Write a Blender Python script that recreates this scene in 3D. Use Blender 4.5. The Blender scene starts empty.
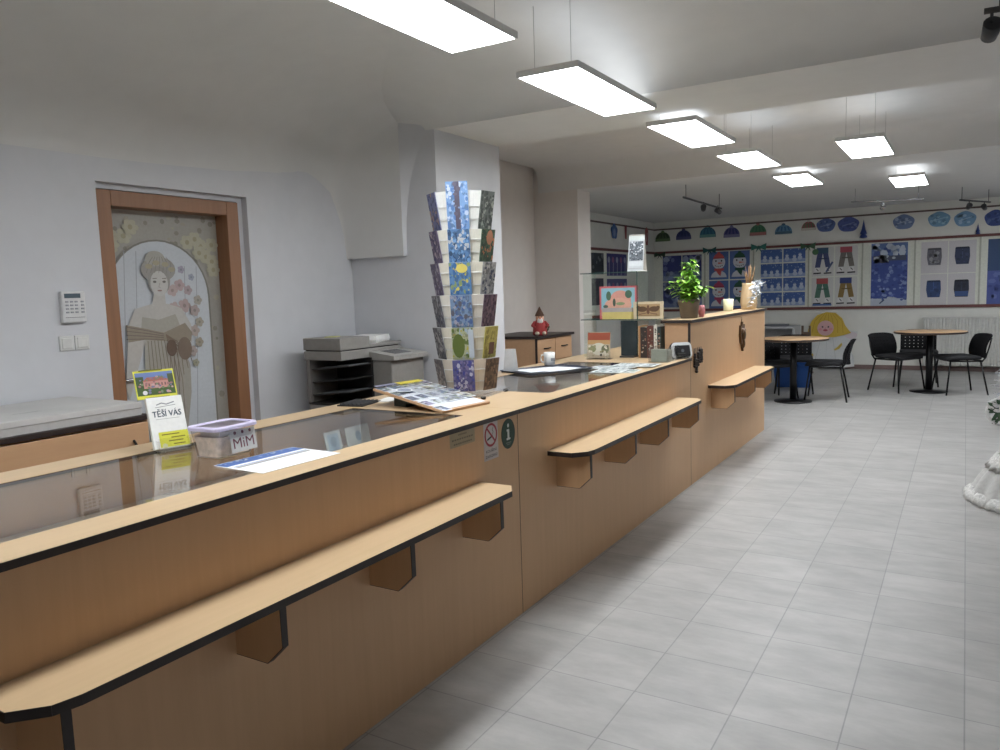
import bpy, math, random
from mathutils import Matrix, Vector, Euler
random.seed(7)
PI = math.pi
C = bpy.context.scene.collection

# ------------------------------------------------------------------ materials
MATS = {}
def new_mat(name):
    m = bpy.data.materials.new(name); m.use_nodes = True
    nt = m.node_tree; b = nt.nodes['Principled BSDF']
    return m, nt, b
def lin(c):
    return tuple((x/12.92 if x <= .04045 else ((x+.055)/1.055)**2.4) for x in c)
def plain(name, col, rough=.5, metal=0., noise=.06, scale=30., bump=0., spec=.5):
    """col is sRGB 0..1; a faint noise varies the tone"""
    if name in MATS: return MATS[name]
    m, nt, b = new_mat(name)
    l = lin(col)
    tc = nt.nodes.new('ShaderNodeTexCoord'); n = nt.nodes.new('ShaderNodeTexNoise')
    n.inputs['Scale'].default_value = scale; n.inputs['Detail'].default_value = 4
    nt.links.new(tc.outputs['Object'], n.inputs['Vector'])
    r = nt.nodes.new('ShaderNodeValToRGB')
    r.color_ramp.elements[0].position = .3; r.color_ramp.elements[1].position = .7
    r.color_ramp.elements[0].color = tuple(x*(1-noise) for x in l)+(1,)
    r.color_ramp.elements[1].color = tuple(min(1, x*(1+noise)) for x in l)+(1,)
    nt.links.new(n.outputs['Fac'], r.inputs['Fac']); nt.links.new(r.outputs['Color'], b.inputs['Base Color'])
    b.inputs['Roughness'].default_value = rough; b.inputs['Metallic'].default_value = metal
    b.inputs['Specular IOR Level'].default_value = spec
    if bump:
        bp = nt.nodes.new('ShaderNodeBump'); bp.inputs['Strength'].default_value = bump; bp.inputs['Distance'].default_value = .01
        nt.links.new(n.outputs['Fac'], bp.inputs['Height']); nt.links.new(bp.outputs['Normal'], b.inputs['Normal'])
    MATS[name] = m
    return m
def ink(col):
    """flat print colour used on papers and artworks"""
    key = 'ink_%02x%02x%02x' % tuple(int(max(0, min(1, c))*255) for c in col)
    return plain(key, col, .6, 0, .04, 60)
def wood(name, c1, c2, along='y', rough=.42, scale=1.0):
    m, nt, b = new_mat(name)
    tc = nt.nodes.new('ShaderNodeTexCoord'); mp = nt.nodes.new('ShaderNodeMapping')
    s = {'x': (.8, 14, 14), 'y': (14, .8, 14), 'z': (14, 14, .8)}[along]
    mp.inputs['Scale'].default_value = tuple(v*scale for v in s)
    n = nt.nodes.new('ShaderNodeTexNoise'); n.inputs['Scale'].default_value = 2.2; n.inputs['Detail'].default_value = 8
    n.inputs['Roughness'].default_value = .62; n.inputs['Distortion'].default_value = .4
    n2 = nt.nodes.new('ShaderNodeTexNoise'); n2.inputs['Scale'].default_value = .7; n2.inputs['Detail'].default_value = 2
    r = nt.nodes.new('ShaderNodeValToRGB')
    r.color_ramp.elements[0].position = .32; r.color_ramp.elements[1].position = .68
    r.color_ramp.elements[0].color = lin(c1)+(1,); r.color_ramp.elements[1].color = lin(c2)+(1,)
    mx = nt.nodes.new('ShaderNodeMath'); mx.operation = 'MULTIPLY_ADD'; mx.inputs[1].default_value = .4
    nt.links.new(tc.outputs['Object'], mp.inputs['Vector']); nt.links.new(mp.outputs['Vector'], n.inputs['Vector'])
    nt.links.new(tc.outputs['Object'], n2.inputs['Vector'])
    ml = nt.nodes.new('ShaderNodeMath'); ml.operation = 'MULTIPLY'; ml.inputs[1].default_value = .6
    nt.links.new(n.outputs['Fac'], ml.inputs[0])
    nt.links.new(n2.outputs['Fac'], mx.inputs[0]); nt.links.new(ml.outputs[0], mx.inputs[2])
    nt.links.new(mx.outputs[0], r.inputs['Fac']); nt.links.new(r.outputs['Color'], b.inputs['Base Color'])
    b.inputs['Roughness'].default_value = rough
    return m
def glass(name, tint=(.93, .97, .95), rough=0.0, ior=1.5):
    """thin sheet glass: Fresnel mix of clear transmission and mirror reflection"""
    m = bpy.data.materials.new(name); m.use_nodes = True; nt = m.node_tree; nt.nodes.clear()
    o = nt.nodes.new('ShaderNodeOutputMaterial'); mix = nt.nodes.new('ShaderNodeMixShader')
    t = nt.nodes.new('ShaderNodeBsdfTransparent'); g = nt.nodes.new('ShaderNodeBsdfGlossy'); f = nt.nodes.new('ShaderNodeMath'); f.operation = 'MULTIPLY_ADD'     # Schlick reflectance, equal from both sides of the pane
    lw = nt.nodes.new('ShaderNodeLayerWeight'); pw = nt.nodes.new('ShaderNodeMath'); pw.operation = 'POWER'; pw.inputs[1].default_value = 5
    r0 = ((ior-1)/(ior+1))**2; f.inputs[1].default_value = 1-r0; f.inputs[2].default_value = r0
    nt.links.new(lw.outputs['Facing'], pw.inputs[0]); nt.links.new(pw.outputs[0], f.inputs[0])
    t.inputs['Color'].default_value = tint+(1,); g.inputs['Roughness'].default_value = rough
    nt.links.new(f.outputs[0], mix.inputs[0]); nt.links.new(t.outputs[0], mix.inputs[1]); nt.links.new(g.outputs[0], mix.inputs[2])
    nt.links.new(mix.outputs[0], o.inputs[0])
    return m
def emit(name, col, s):
    m = bpy.data.materials.new(name); m.use_nodes = True; nt = m.node_tree; b = nt.nodes['Principled BSDF']
    b.inputs['Base Color'].default_value = (.9, .9, .9, 1)
    b.inputs['Emission Color'].default_value = col+(1,); b.inputs['Emission Strength'].default_value = s
    return m
def tile_mat():
    m, nt, b = new_mat('floor_tiles')
    tc = nt.nodes.new('ShaderNodeTexCoord'); mp = nt.nodes.new('ShaderNodeMapping')
    W, Hh = .3415, .3335
    # tile joints: x = -0.305 + k W, y = 2.839 + k H
    mp.inputs['Location'].default_value = (.305+W*40, -2.839+Hh*40, 0)
    br = nt.nodes.new('ShaderNodeTexBrick'); br.offset = 0; br.squash = 1
    br.inputs['Scale'].default_value = 1; br.inputs['Brick Width'].default_value = W; br.inputs['Row Height'].default_value = Hh
    br.inputs['Mortar Size'].default_value = .0028; br.inputs['Mortar Smooth'].default_value = .25
    br.inputs['Color1'].default_value = lin((.645, .64, .63))+(1,); br.inputs['Color2'].default_value = lin((.68, .675, .665))+(1,)
    br.inputs['Mortar'].default_value = lin((.56, .56, .555))+(1,)
    nt.links.new(tc.outputs['Object'], mp.inputs['Vector']); nt.links.new(mp.outputs['Vector'], br.inputs['Vector'])
    n = nt.nodes.new('ShaderNodeTexNoise'); n.inputs['Scale'].default_value = 3.5; n.inputs['Detail'].default_value = 9; n.inputs['Roughness'].default_value = .65
    mp2 = nt.nodes.new('ShaderNodeMapping'); mp2.inputs['Scale'].default_value = (1, 2.2, 1)
    nt.links.new(tc.outputs['Object'], mp2.inputs['Vector']); nt.links.new(mp2.outputs['Vector'], n.inputs['Vector'])
    r = nt.nodes.new('ShaderNodeValToRGB'); r.color_ramp.elements[0].position = .35; r.color_ramp.elements[1].position = .65
    r.color_ramp.elements[0].color = (.84, .84, .84, 1); r.color_ramp.elements[1].color = (1.06, 1.06, 1.06, 1)
    mix = nt.nodes.new('ShaderNodeMix'); mix.data_type = 'RGBA'; mix.blend_type = 'MULTIPLY'; mix.inputs['Factor'].default_value = 1
    nt.links.new(n.outputs['Fac'], r.inputs['Fac'])
    nt.links.new(br.outputs['Color'], mix.inputs[6]); nt.links.new(r.outputs['Color'], mix.inputs[7])
    nt.links.new(mix.outputs[2], b.inputs['Base Color'])
    b.inputs['Roughness'].default_value = .42; b.inputs['Specular IOR Level'].default_value = .4
    bp = nt.nodes.new('ShaderNodeBump'); bp.inputs['Strength'].default_value = .25; bp.inputs['Distance'].default_value = .002; bp.invert = True
    nt.links.new(br.outputs['Fac'], bp.inputs['Height']); nt.links.new(bp.outputs['Normal'], b.inputs['Normal'])
    return m

WALL = plain('wall_plaster', (.80, .805, .82), .85, 0, .02, 9, .04)
WALLW = plain('alcove_plaster', (.835, .815, .795), .85, 0, .02, 9, .04)
CEIL = plain('ceiling_plaster', (.835, .835, .83), .9, 0, .02, 7, .04)
FARW = plain('far_wall_plaster', (.90, .90, .875), .85, 0, .02, 9, .04)
FLOOR = tile_mat()
BEECH = wood('beech_laminate', (.76, .62, .46), (.80, .66, .50), 'y')
BEECHZ = wood('beech_laminate_panel', (.79, .635, .48), (.83, .675, .515), 'z', .5)
BEECHT = wood('beech_worktop', (.745, .64, .50), (.785, .68, .54), 'y', .36)
BEECHO = wood('beech_orange', (.74, .59, .455), (.78, .63, .485), 'y')
OAK = wood('door_oak', (.52, .37, .26), (.60, .43, .31), 'z', .45)
EDGE = plain('dark_edge_band', (.17, .13, .12), .45)
BLACK = plain('black_plastic', (.09, .09, .095), .6)
BLACKP = plain('black_matt_shell', (.085, .085, .095), .85, spec=.2)
BLACKF = plain('black_fabric', (.10, .10, .115), .8, 0, .1, 80)
STEELB = plain('black_tube_steel', (.07, .07, .08), .35, .3)
GREY = plain('copier_grey', (.53, .52, .505), .55)
GREYD = plain('copier_grey_dark', (.44, .43, .42), .55)
WHITE = plain('white_paper', (.90, .90, .89), .6)
CREAM = plain('cream_paper', (.86, .83, .76), .6)
WIRE = plain('white_wire', (.85, .85, .84), .4)
CHROME = plain('chrome', (.75, .75, .76), .25, 1.)
DGREY = plain('dark_grey_wire', (.25, .25, .26), .5)
BURG = plain('burgundy_rail', (.42, .24, .23), .5)
GLASS = glass('counter_glass', (.97, .985, .98))
SHELFG = glass('shelf_glass', (.93, .97, .95))
CLEAR = glass('clear_acrylic', (.97, .97, .97), .05, 1.3)
GEDGE = plain('glass_edge_green', (.20, .30, .28), .2)
PANEL_L = emit('light_diffuser', (.94, .97, 1.0), 12.0)
FILL_U = emit('added_fill_glow', (.94, .97, 1.0), .7)  # weak glow added on the panel tops to lift the ceiling brightness

# ------------------------------------------------------------------ mesh helper
class MB:
    def __init__(s): s.v = []; s.f = []; s.m = []; s.mats = []; s.sm = []
    def mi(s, mat):
        if mat not in s.mats: s.mats.append(mat)
        return s.mats.index(mat)
    def add(s, vs, fs, mat, smooth=False):
        o = len(s.v); s.v += [tuple(p) for p in vs]; k = s.mi(mat)
        for f in fs: s.f.append([i+o for i in f]); s.m.append(k); s.sm.append(smooth)
        return s
    def box(s, x0, y0, z0, x1, y1, z1, mat, T=None):
        vs = [(x, y, z) for z in (z0, z1) for y in (y0, y1) for x in (x0, x1)]
        if T: vs = [T @ Vector(p) for p in vs]
        return s.add(vs, [(0, 2, 3, 1), (4, 5, 7, 6), (0, 1, 5, 4), (2, 6, 7, 3), (0, 4, 6, 2), (1, 3, 7, 5)], mat)
    def cbox(s, c, sz, mat, T=None):
        return s.box(c[0]-sz[0]/2, c[1]-sz[1]/2, c[2]-sz[2]/2, c[0]+sz[0]/2, c[1]+sz[1]/2, c[2]+sz[2]/2, mat, T)
    def lathe(s, prof, mat, n=24, c=(0, 0, 0), T=None, cap=True):
        """prof: list of (r, z)"""
        vs = []; fs = []
        for r, z in prof:
            for i in range(n):
                a = 2*PI*i/n; p = Vector((c[0]+r*math.cos(a), c[1]+r*math.sin(a), c[2]+z)); vs.append(T @ p if T else p)
        for j in range(len(prof)-1):
            for i in range(n): fs.append((j*n+i, j*n+(i+1) % n, (j+1)*n+(i+1) % n, (j+1)*n+i))
        s.add(vs, fs, mat, True)
        if cap:
            o = len(s.v)-len(vs); k = s.mi(mat)
            if prof[0][0] > 1e-6: s.f.append([o+i for i in reversed(range(n))]); s.m.append(k); s.sm.append(False)
            if prof[-1][0] > 1e-6: s.f.append([o+(len(prof)-1)*n+i for i in range(n)]); s.m.append(k); s.sm.append(False)
        return s
    def tube(s, pts, r, mat, n=8, closed=False):
        pts = [Vector(p) for p in pts]; N = len(pts); vs = []; fs = []
        for i, p in enumerate(pts):
            a = pts[(i-1) % N] if (closed or i > 0) else p; b = pts[(i+1) % N] if (closed or i < N-1) else p
            d = (b-a).normalized(); u = d.orthogonal() if abs(d.z) > .95 else d.cross(Vector((0, 0, 1)))
            u.normalize(); w = d.cross(u)
            rr = r[i] if isinstance(r, (list, tuple)) else r
            for k in range(n): an = 2*PI*k/n; vs.append(p+u*rr*math.cos(an)+w*rr*math.sin(an))
        for i in range(N if closed else N-1):
            j = (i+1) % N
            for k in range(n): fs.append((i*n+k, i*n+(k+1) % n, j*n+(k+1) % n, j*n+k))
        if not closed: fs.append(tuple(reversed(range(n)))); fs.append(tuple((N-1)*n+k for k in range(n)))
        return s.add(vs, fs, mat, True)
    def prism(s, poly, lo, hi, axis, mat, side=None):
        """poly 2-D extruded along axis ('x': (y,z), 'y': (x,z), 'z': (x,y))"""
        def P(q, t): return {'x': (t, q[0], q[1]), 'y': (q[0], t, q[1]), 'z': (q[0], q[1], t)}[axis]
        n = len(poly)
        vs = [P(q, lo) for q in poly]+[P(q, hi) for q in poly]
        s.add(vs, [tuple(range(n)), tuple(range(2*n-1, n-1, -1))], mat)
        return s.add(vs, [(i, i+n, (i+1) % n+n, (i+1) % n) for i in range(n)], side or mat)
    def sphere(s, c, r, mat, n=16, m=10, sc=(1, 1, 1), T=None):
        pr = [(max(1e-7, r*math.sin(PI*j/m)), -r*math.cos(PI*j/m)) for j in range(m+1)]
        vs = []; fs = []
        for rr, z in pr:
            for i in range(n):
                a = 2*PI*i/n; p = Vector((rr*math.cos(a)*sc[0]+c[0], rr*math.sin(a)*sc[1]+c[1], z*sc[2]+c[2])); vs.append(T @ p if T else p)
        for j in range(m):
            for i in range(n): fs.append((j*n+i, j*n+(i+1) % n, (j+1)*n+(i+1) % n, (j+1)*n+i))
        return s.add(vs, fs, mat, True)
    def grid(s, P, mat, smooth=True):
        nr, nc = len(P), len(P[0])
        return s.add([p for r in P for p in r], [(i*nc+j, i*nc+j+1, (i+1)*nc+j+1, (i+1)*nc+j) for i in range(nr-1) for j in range(nc-1)], mat, smooth)
    def warp(s, fn): s.v = [fn(*p) for p in s.v]; return s
    def build(s, name, parent=None, loc=(0, 0, 0), rot=(0, 0, 0), bevel=0, fix=True):
        me = bpy.data.meshes.new(name); me.from_pydata(s.v, [], s.f)
        for m in s.mats: me.materials.append(m)
        for p, k, sm in zip(me.polygons, s.m, s.sm): p.material_index = k; p.use_smooth = sm
        if fix:
            import bmesh
            bm = bmesh.new(); bm.from_mesh(me); bmesh.ops.recalc_face_normals(bm, faces=bm.faces); bm.to_mesh(me); bm.free()
        o = bpy.data.objects.new(name, me); C.objects.link(o); o.location = loc; o.rotation_euler = rot
        if parent: o.parent = parent
        if bevel:
            md = o.modifiers.new('bevel', 'BEVEL'); md.width = bevel; md.segments = 2; md.limit_method = 'ANGLE'; md.angle_limit = .7
        return o

def tag(o, label, cat, group=None, kind=None):
    o['label'] = label; o['category'] = cat
    if group: o['group'] = group
    if kind: o['kind'] = kind
    return o
def thing(name, label, cat, loc=(0, 0, 0), rz=0, group=None):
    o = bpy.data.objects.new(name, None); C.objects.link(o); o.empty_display_size = .1
    o.location = loc; o.rotation_euler = (0, 0, rz)
    return tag(o, label, cat, group)
def struct(name, mb, **k):
    o = mb.build(name, **k); o['kind'] = 'structure'; return o
def dup(root, loc, rz, label):
    r = root.copy(); C.objects.link(r); r.location = loc; r.rotation_euler = (0, 0, rz); r['label'] = label
    for ch in list(root.children):
        c = ch.copy(); C.objects.link(c); c.parent = r
        for g in ch.children: d = g.copy(); C.objects.link(d); d.parent = c
    return r

TXT = {}
def text_polys(s):
    if s in TXT: return TXT[s]
    cu = bpy.data.curves.new('t', 'FONT'); cu.body = s; cu.size = 1; cu.resolution_u = 2
    o = bpy.data.objects.new('t', cu); C.objects.link(o)
    dg = bpy.context.evaluated_depsgraph_get(); dg.update()
    me = o.evaluated_get(dg).to_mesh()
    vs = [(v.co.x, v.co.y) for v in me.vertices]; fs = [tuple(p.vertices) for p in me.polygons]
    o.evaluated_get(dg).to_mesh_clear(); bpy.data.objects.remove(o); bpy.data.curves.remove(cu)
    TXT[s] = (vs, fs); return TXT[s]

class Art:
    """a printed / cut-out sheet: u right, v up, front faces -y"""
    def __init__(s, w, h, base=(.9, .9, .88), t=.002, outline=None, step=.00012):
        s.mb = MB(); s.y = -t; s.w = w; s.h = h; s.st = step
        if outline: s.mb.prism(outline, -t, 0, 'y', ink(base))
        elif base: s.mb.box(-w/2, -t, -h/2, w/2, 0, h/2, ink(base))
    def up(s): s.y -= s.st
    def poly(s, pts, col):
        s.up(); s.mb.add([(u, s.y, v) for u, v in pts], [tuple(range(len(pts)))], ink(col)); return s
    def rect(s, u0, v0, u1, v1, col): return s.poly([(u0, v0), (u1, v0), (u1, v1), (u0, v1)], col)
    def ell(s, cu, cv, ru, rv, col, a0=0, a1=360, n=20):
        pts = [(cu+ru*math.cos(math.radians(a0+(a1-a0)*i/n)), cv+rv*math.sin(math.radians(a0+(a1-a0)*i/n))) for i in range(n+(a1-a0 < 360))]
        return s.poly(pts, col)
    def line(s, pts, w, col):
        s.up(); k = ink(col)
        for (a, b), (c, d) in zip(pts[:-1], pts[1:]):
            L = math.hypot(c-a, d-b) or 1e-6; nx, ny = -(d-b)/L*w/2, (c-a)/L*w/2
            s.mb.add([(a-nx, s.y, b-ny), (c-nx, s.y, d-ny), (c+nx, s.y, d+ny), (a+nx, s.y, b+ny)], [(0, 1, 2, 3)], k)
        return s
    def text(s, t, u, v, size, col, fit=None):
        vs, fs = text_polys(t); w = max(x for x, _ in vs)-min(x for x, _ in vs); sx = size
        if fit: sx = fit/w
        m = (max(x for x, _ in vs)+min(x for x, _ in vs))/2
        s.up(); s.mb.add([(u+(x-m)*sx, s.y, v+y*size) for x, y in vs], fs, ink(col)); return s
    def specks(s, u0, v0, u1, v1, n, size, cols, rnd, asp=1.0):
        s.up(); y0 = s.y
        for i in range(n):
            if i % 12 == 0: s.up()
            u = rnd.uniform(u0, u1); v = rnd.uniform(v0, v1); a = rnd.uniform(.5, 1.2)*size; b = a*asp*rnd.uniform(.6, 1.2)
            u = min(max(u, u0+a/2), u1-a/2); v = min(max(v, v0+b/2), v1-b/2); an = rnd.uniform(0, PI)
            s.mb.add([(u+math.cos(an+q*PI/3)*a/2, s.y, v+math.sin(an+q*PI/3)*b/2) for q in range(6)], [tuple(range(6))], ink(rnd.choice(cols)))
        return s
    def build(s, name, parent=None, loc=(0, 0, 0), rot=(0, 0, 0)): return s.mb.build(name, parent, loc, rot, fix=False)
FLAT = -PI/2            # rotation about x that lays an Art face-up

# ------------------------------------------------------------------ key sizes of the place
XL, XF, YB = -3.95, -1.685, 13.87       # left wall, counter front, far wall
Y1, Y1B, Y2, Y2B = 4.44, 5.30, 8.10, 8.44   # the two cross beams
ZB = 2.575; ZC = 2.85; XR = 1.7; Y0 = -2.6; XF3 = -4.97
HC, HH = .937, 1.21                       # counter heights
def ceil_z(y):
    if y < Y1: return ZC if y < 3.3 else ZB+(ZC-ZB)*math.sqrt(max(0, 1-((y-3.3)/(Y1-3.3))**2))
    if y <= Y1B: return ZB
    if y < Y2: t = max(0, (y-6.7)/1.4); return ZB+(ZC-ZB)*math.sqrt(max(0, 1-t**40))
    if y <= Y2B: return ZB
    return 2.62

# ------------------------------------------------------------------ the room
struct('floor', MB().box(-5.4, Y0-.3, -.1, XR+.3, YB+.3, 0, FLOOR))
NY0, NY1, NZ = 2.47, 3.475, 2.105        # door niche
w = MB()
w.box(XL-.3, Y0, 0, XL, NY0, 2.95, WALL).box(XL-.3, NY1, 0, XL, Y1+.1, 2.95, WALL).box(XL-.3, NY0, NZ, XL, NY1, 2.95, WALL)
w.box(XL-.36, NY0-.1, 0, XL-.30, NY1+.1, NZ+.1, WALL)
w.box(XL-.30, 3.435, 0, XL-.05, NY1, NZ, WALL).box(XL-.30, NY0, 2.075, XL-.05, 3.435, NZ, WALL)
struct('wall_left', w)
# pier: its upper face leans back a little beside the vault springing
w = MB()
prof = [(Y1, 0), (Y1, 1.73)]+[(Y1, 2.95), (Y1B, 2.95), (Y1B, 0)]
w.prism(prof, -4.6, -3.15, 'x', WALL)
struct('wall_pier', w)
struct('wall_alcove', MB().box(-4.6, Y1B-.02, 0, -4.363, Y2+.02, 2.95, WALLW))
struct('wall_jamb', MB().box(-5.3, Y2, 0, -3.80, Y2B, 2.95, WALLW))
struct('wall_far_left', MB().box(XF3-.3, Y2B, 0, XF3, YB+.1, 2.75, FARW))
struct('wall_back', MB().box(-5.3, YB, 0, XR+.3, YB+.25, 2.75, FARW))
struct('wall_right', MB().box(XR, Y0, 0, XR+.25, YB+.1, 2.95, WALL))
struct('wall_front', MB().box(-4.3, Y0-.25, 0, XR+.2, Y0, 2.95, WALL))
struct('trim_beam_near', MB().box(-3.43, Y1, ZB, XR, Y1B, 2.97, CEIL))
struct('trim_beam_far', MB().box(-3.80, Y2, ZB, XR, Y2B, 2.97, CEIL))
def bay(ys):
    return [[(x, y, ceil_z(y)) for x in (-4.3, -3.2, -2, -.8, .4, XR)] for y in ys]
m = MB(); m.grid(bay([Y0, 0, 2, 3, 3.3]+[3.3+(Y1-3.3)*math.sin(PI/2*i/12) for i in range(1, 13)]), CEIL)
m.grid(bay([6.7+1.4*sg*(1-(1-i/16)**2) for sg, rg in ((-1, (16,)), (1, range(17))) for i in rg]), CEIL)
m.box(XF3-.3, Y2B-.05, 2.62, XR+.2, YB+.2, 2.75, CEIL)
m.box(-4.6, Y0-.2, 2.98, XR+.3, Y2B, 3.05, CEIL)
struct('ceiling', m, fix=False)
# lunette vault over the left wall: ruled surface from the wall arch to the pier corner and the ceiling
P = [(4.40, 1.73), (4.385, 1.9), (4.37, 2.016), (4.30, 2.226), (4.235, 2.31), (4.156, 2.387), (4.07, 2.435), (3.97, 2.465), (3.80, 2.478), (3.617, 2.48), (3.155, 2.465), (2.53, 2.45), (1.5, 2.45), (.4, 2.45), (-1, 2.45), (Y0, 2.45)]
Q = [(-3.43, 4.40, 1.73), (-3.43, 4.40, 1.95), (-3.43, 4.40, 2.15), (-3.43, 4.40, 2.42)]+[(x, y, ceil_z(y)-.001) for x, y in ((-3.43, 4.40), (-3.43, 4.34), (-3.38, 4.20), (-3.25, 4.02), (-3.05, 3.8), (-2.8, 3.55), (-2.45, 3.1), (-2.2, 2.53), (-2.2, 1.5), (-2.2, .4), (-2.2, -1), (-2.2, Y0))]
rows = []
for i, ((py, pz), q) in enumerate(zip(P, Q)):
    a, b = Vector(P[max(0, i-1)]), Vector(P[min(len(P)-1, i+1)]); tn_ = (b-a).normalized(); n_ = Vector((tn_.y, -tn_.x))   # outward normal of the arch
    k = min(1, i/9); k = k*k*(3-2*k); off = .015+.22*k
    p0 = Vector((XL-.002, py-n_.x*off, pz-n_.y*off)); p1 = Vector((XL-.002, py+n_.x*.04*k, pz+n_.y*.04*k)); p2 = Vector(q)
    k2 = min(1, max(0, (i-3)/7)); k2 = k2*k2*(3-2*k2); pc = p1.lerp(p2, .5) if k2 == 0 else p1.lerp(p2, .5).lerp(Vector((p2.x-.8, p2.y+.15*(1-k2), p2.z)), k2)
    rows.append([tuple(p0*(1-t)**3+p1*3*t*(1-t)**2+pc*3*t*t*(1-t)+p2*t**3) for t in [j/24 for j in range(25)]])
m = MB(); m.grid(rows, CEIL)
m.add([(XL, 4.40, 1.73), (-3.43, 4.40, 1.73), (-3.43, 4.6, 1.73), (XL, 4.6, 1.73)], [(0, 1, 2, 3)], WALL)
zz_ = [1.73+.92*i/14 for i in range(15)]; m.grid([[(-3.43, 4.40, z) for z in zz_], [(-3.428+.265*((z-1.73)/.92)**2.6, 4.441, z) for z in zz_]], WALL)
struct('ceiling_vault', m, fix=False)
# far room: rails round the walls, pale board between them, skirting
def rail(z0, z1, d): return MB().box(XF3, YB-d, z0, XR, YB, z1, BURG).box(XF3, 9.0, z0, XF3+d, YB-d, z1, BURG)
struct('trim_1', rail(2.045, 2.085, .03)); struct('trim_2', rail(.985, 1.03, .03))
struct('trim_3', MB().box(XF3, YB-.012, 2.475, XR, YB, 2.50, plain('picture_cord', (.38, .32, .30), .6)).box(XF3, 9, 2.475, XF3+.012, YB-.012, 2.50, plain('picture_cord', (.38, .32, .30), .6)))
PB = plain('pale_green_board', (.88, .89, .85), .7)
struct('trim_4', MB().box(XF3, YB-.008, 1.03, XR, YB, 2.045, PB).box(XF3, 9, 1.03, XF3+.008, YB-.008, 2.045, PB))
struct('baseboard_back', MB().box(XF3, YB-.015, 0, XR, YB, .07, plain('skirting', (.50, .42, .40), .6)))

# ------------------------------------------------------------------ door with printed glass
d = bpy.data.objects.new('door_1', None); C.objects.link(d); d.location = (XL-.05, 2.96, 0); d.rotation_euler = (0, 0, PI/2); d['kind'] = 'structure'
# local: x along the wall, front is -y
fr = MB(); ow, iw, oh, ih = .475, .385, 2.07, 1.985
fr.box(-ow, -.012, 0, -iw, .14, oh, OAK).box(iw, -.012, 0, ow, .14, oh, OAK).box(-iw, -.012, ih, iw, .14, oh, OAK)
fr.build('door_frame', d, bevel=.004)
A = Art(2*iw, ih, (.63, .62, .59), .02)
R_ = random.Random(3)
A.specks(-iw, -ih/2, iw, ih/2, 170, .04, [(.63, .61, .56), (.56, .545, .50), (.66, .645, .58), (.53, .52, .48)], R_)
def D(X, Y): return ((X-75-(Y-68)*.085)*.0024-.385, ih/2-(Y-78)/482.)
for (X, Y) in ((100, 155), (85, 175), (135, 150), (310, 160), (350, 170), (385, 165), (365, 200), (385, 215), (345, 190), (395, 240), (150, 125), (330, 150)):
    u, v = D(X, Y); u = max(-iw+.05, min(iw-.05, u))
    for k in range(6): a = k*PI/3; A.ell(u+.03*math.cos(a), v+.03*math.sin(a), .022, .016, (.69, .68, .60), n=10)
    A.ell(u, v, .015, .015, (.62, .60, .50), n=10)
arch = [D(90, 1030), D(390, 1030)]+[D(378, 320)]+[(D(230, 0)[0]+.02+.315*math.cos(math.radians(a)), D(0, 320)[1]+.355*math.sin(math.radians(a))) for a in range(8, 173, 8)]
u0 = D(92, 320)[0]; u1 = D(378, 320)[0]; um = (u0+u1)/2; ru = (u1-u0)/2; vs_ = D(0, 320)[1]
def archp(k, kk): return [(um-ru*k, -ih/2+.02), (um+ru*k, -ih/2+.02)]+[(um+ru*k*math.cos(math.radians(a)), vs_+.34*kk*math.sin(math.radians(a))) for a in range(0, 181, 9)]
A.poly(archp(1.0, 1.0), (.50, .49, .46)); A.poly(archp(.965, .97), (.745, .765, .785))
for X in (134, 165, 300, 335): A.line([D(X, 190 if X < 200 else 230), D(X+6, 420), D(X+14, 1000)], .005, (.60, .62, .64))
# flowers at her right
for (X, Y, r, c) in [(290, 240, .02, (.62, .60, .66)), (320, 262, .018, (.60, .62, .68)), (285, 285, .03, (.70, .62, .62)), (265, 300, .03, (.72, .65, .64)), (310, 300, .025, (.66, .60, .61)), (340, 330, .025, (.64, .62, .58)), (300, 345, .035, (.68, .61, .60)), (270, 350, .03, (.70, .63, .62)), (330, 360, .03, (.65, .60, .59)), (345, 395, .025, (.62, .60, .55)), (330, 420, .03, (.66, .61, .58)), (345, 455, .025, (.63, .60, .54)), (325, 480, .028, (.65, .60, .58)), (335, 515, .02, (.60, .59, .52))]:
    u, v = D(X, Y)
    for k in range(5): a = k*1.257; A.ell(u+r*.7*math.cos(a), v+r*.7*math.sin(a), r*.6, r*.55, c, n=9)
    A.ell(u, v, r*.35, r*.35, tuple(x*.85 for x in c), n=8)
SK = (.72, .71, .69); DRS = (.64, .625, .585); DK = (.45, .40, .36)
A.poly([D(x, y) for x, y in ((188, 440), (285, 440), (318, 520), (322, 600), (312, 720), (330, 1000), (215, 1000), (205, 700), (190, 560))], DRS)
A.poly([D(x, y) for x, y in ((145, 395), (160, 350), (200, 338), (250, 338), (290, 352), (318, 400), (322, 450), (300, 500), (285, 440), (190, 440), (150, 600), (140, 560))], SK)
A.poly([D(x, y) for x, y in ((180, 372), (225, 382), (272, 368), (285, 400), (270, 440), (190, 440), (178, 405))], DRS)
A.poly([D(x, y) for x, y in ((138, 392), (185, 404), (240, 420), (300, 395), (322, 425), (318, 450), (250, 445), (190, 436), (145, 440))], (.56, .52, .46))
for i in range(4): A.line([D(140, 398+i*11), D(190, 410+i*8), D(240, 424+i*5)], .004, DK)
for i in range(9): A.line([D(196+i*9, 440), D(206+i*11, 560), D(214+i*12, 740), D(222+i*12, 1000)], .0045, DK if i % 2 else (.50, .45, .40))
for i in range(6): A.line([D(245, 425), D(258+i*10, 470), D(262+i*12, 600-i*18)], .0045, (.48, .42, .36))
A.ell(*D(262, 465), .035, .05, (.40, .33, .28)); A.ell(*D(300, 470), .05, .07, (.47, .41, .36))
A.poly([D(x, y) for x, y in ((212, 300), (240, 300), (244, 340), (206, 340))], SK)
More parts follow.
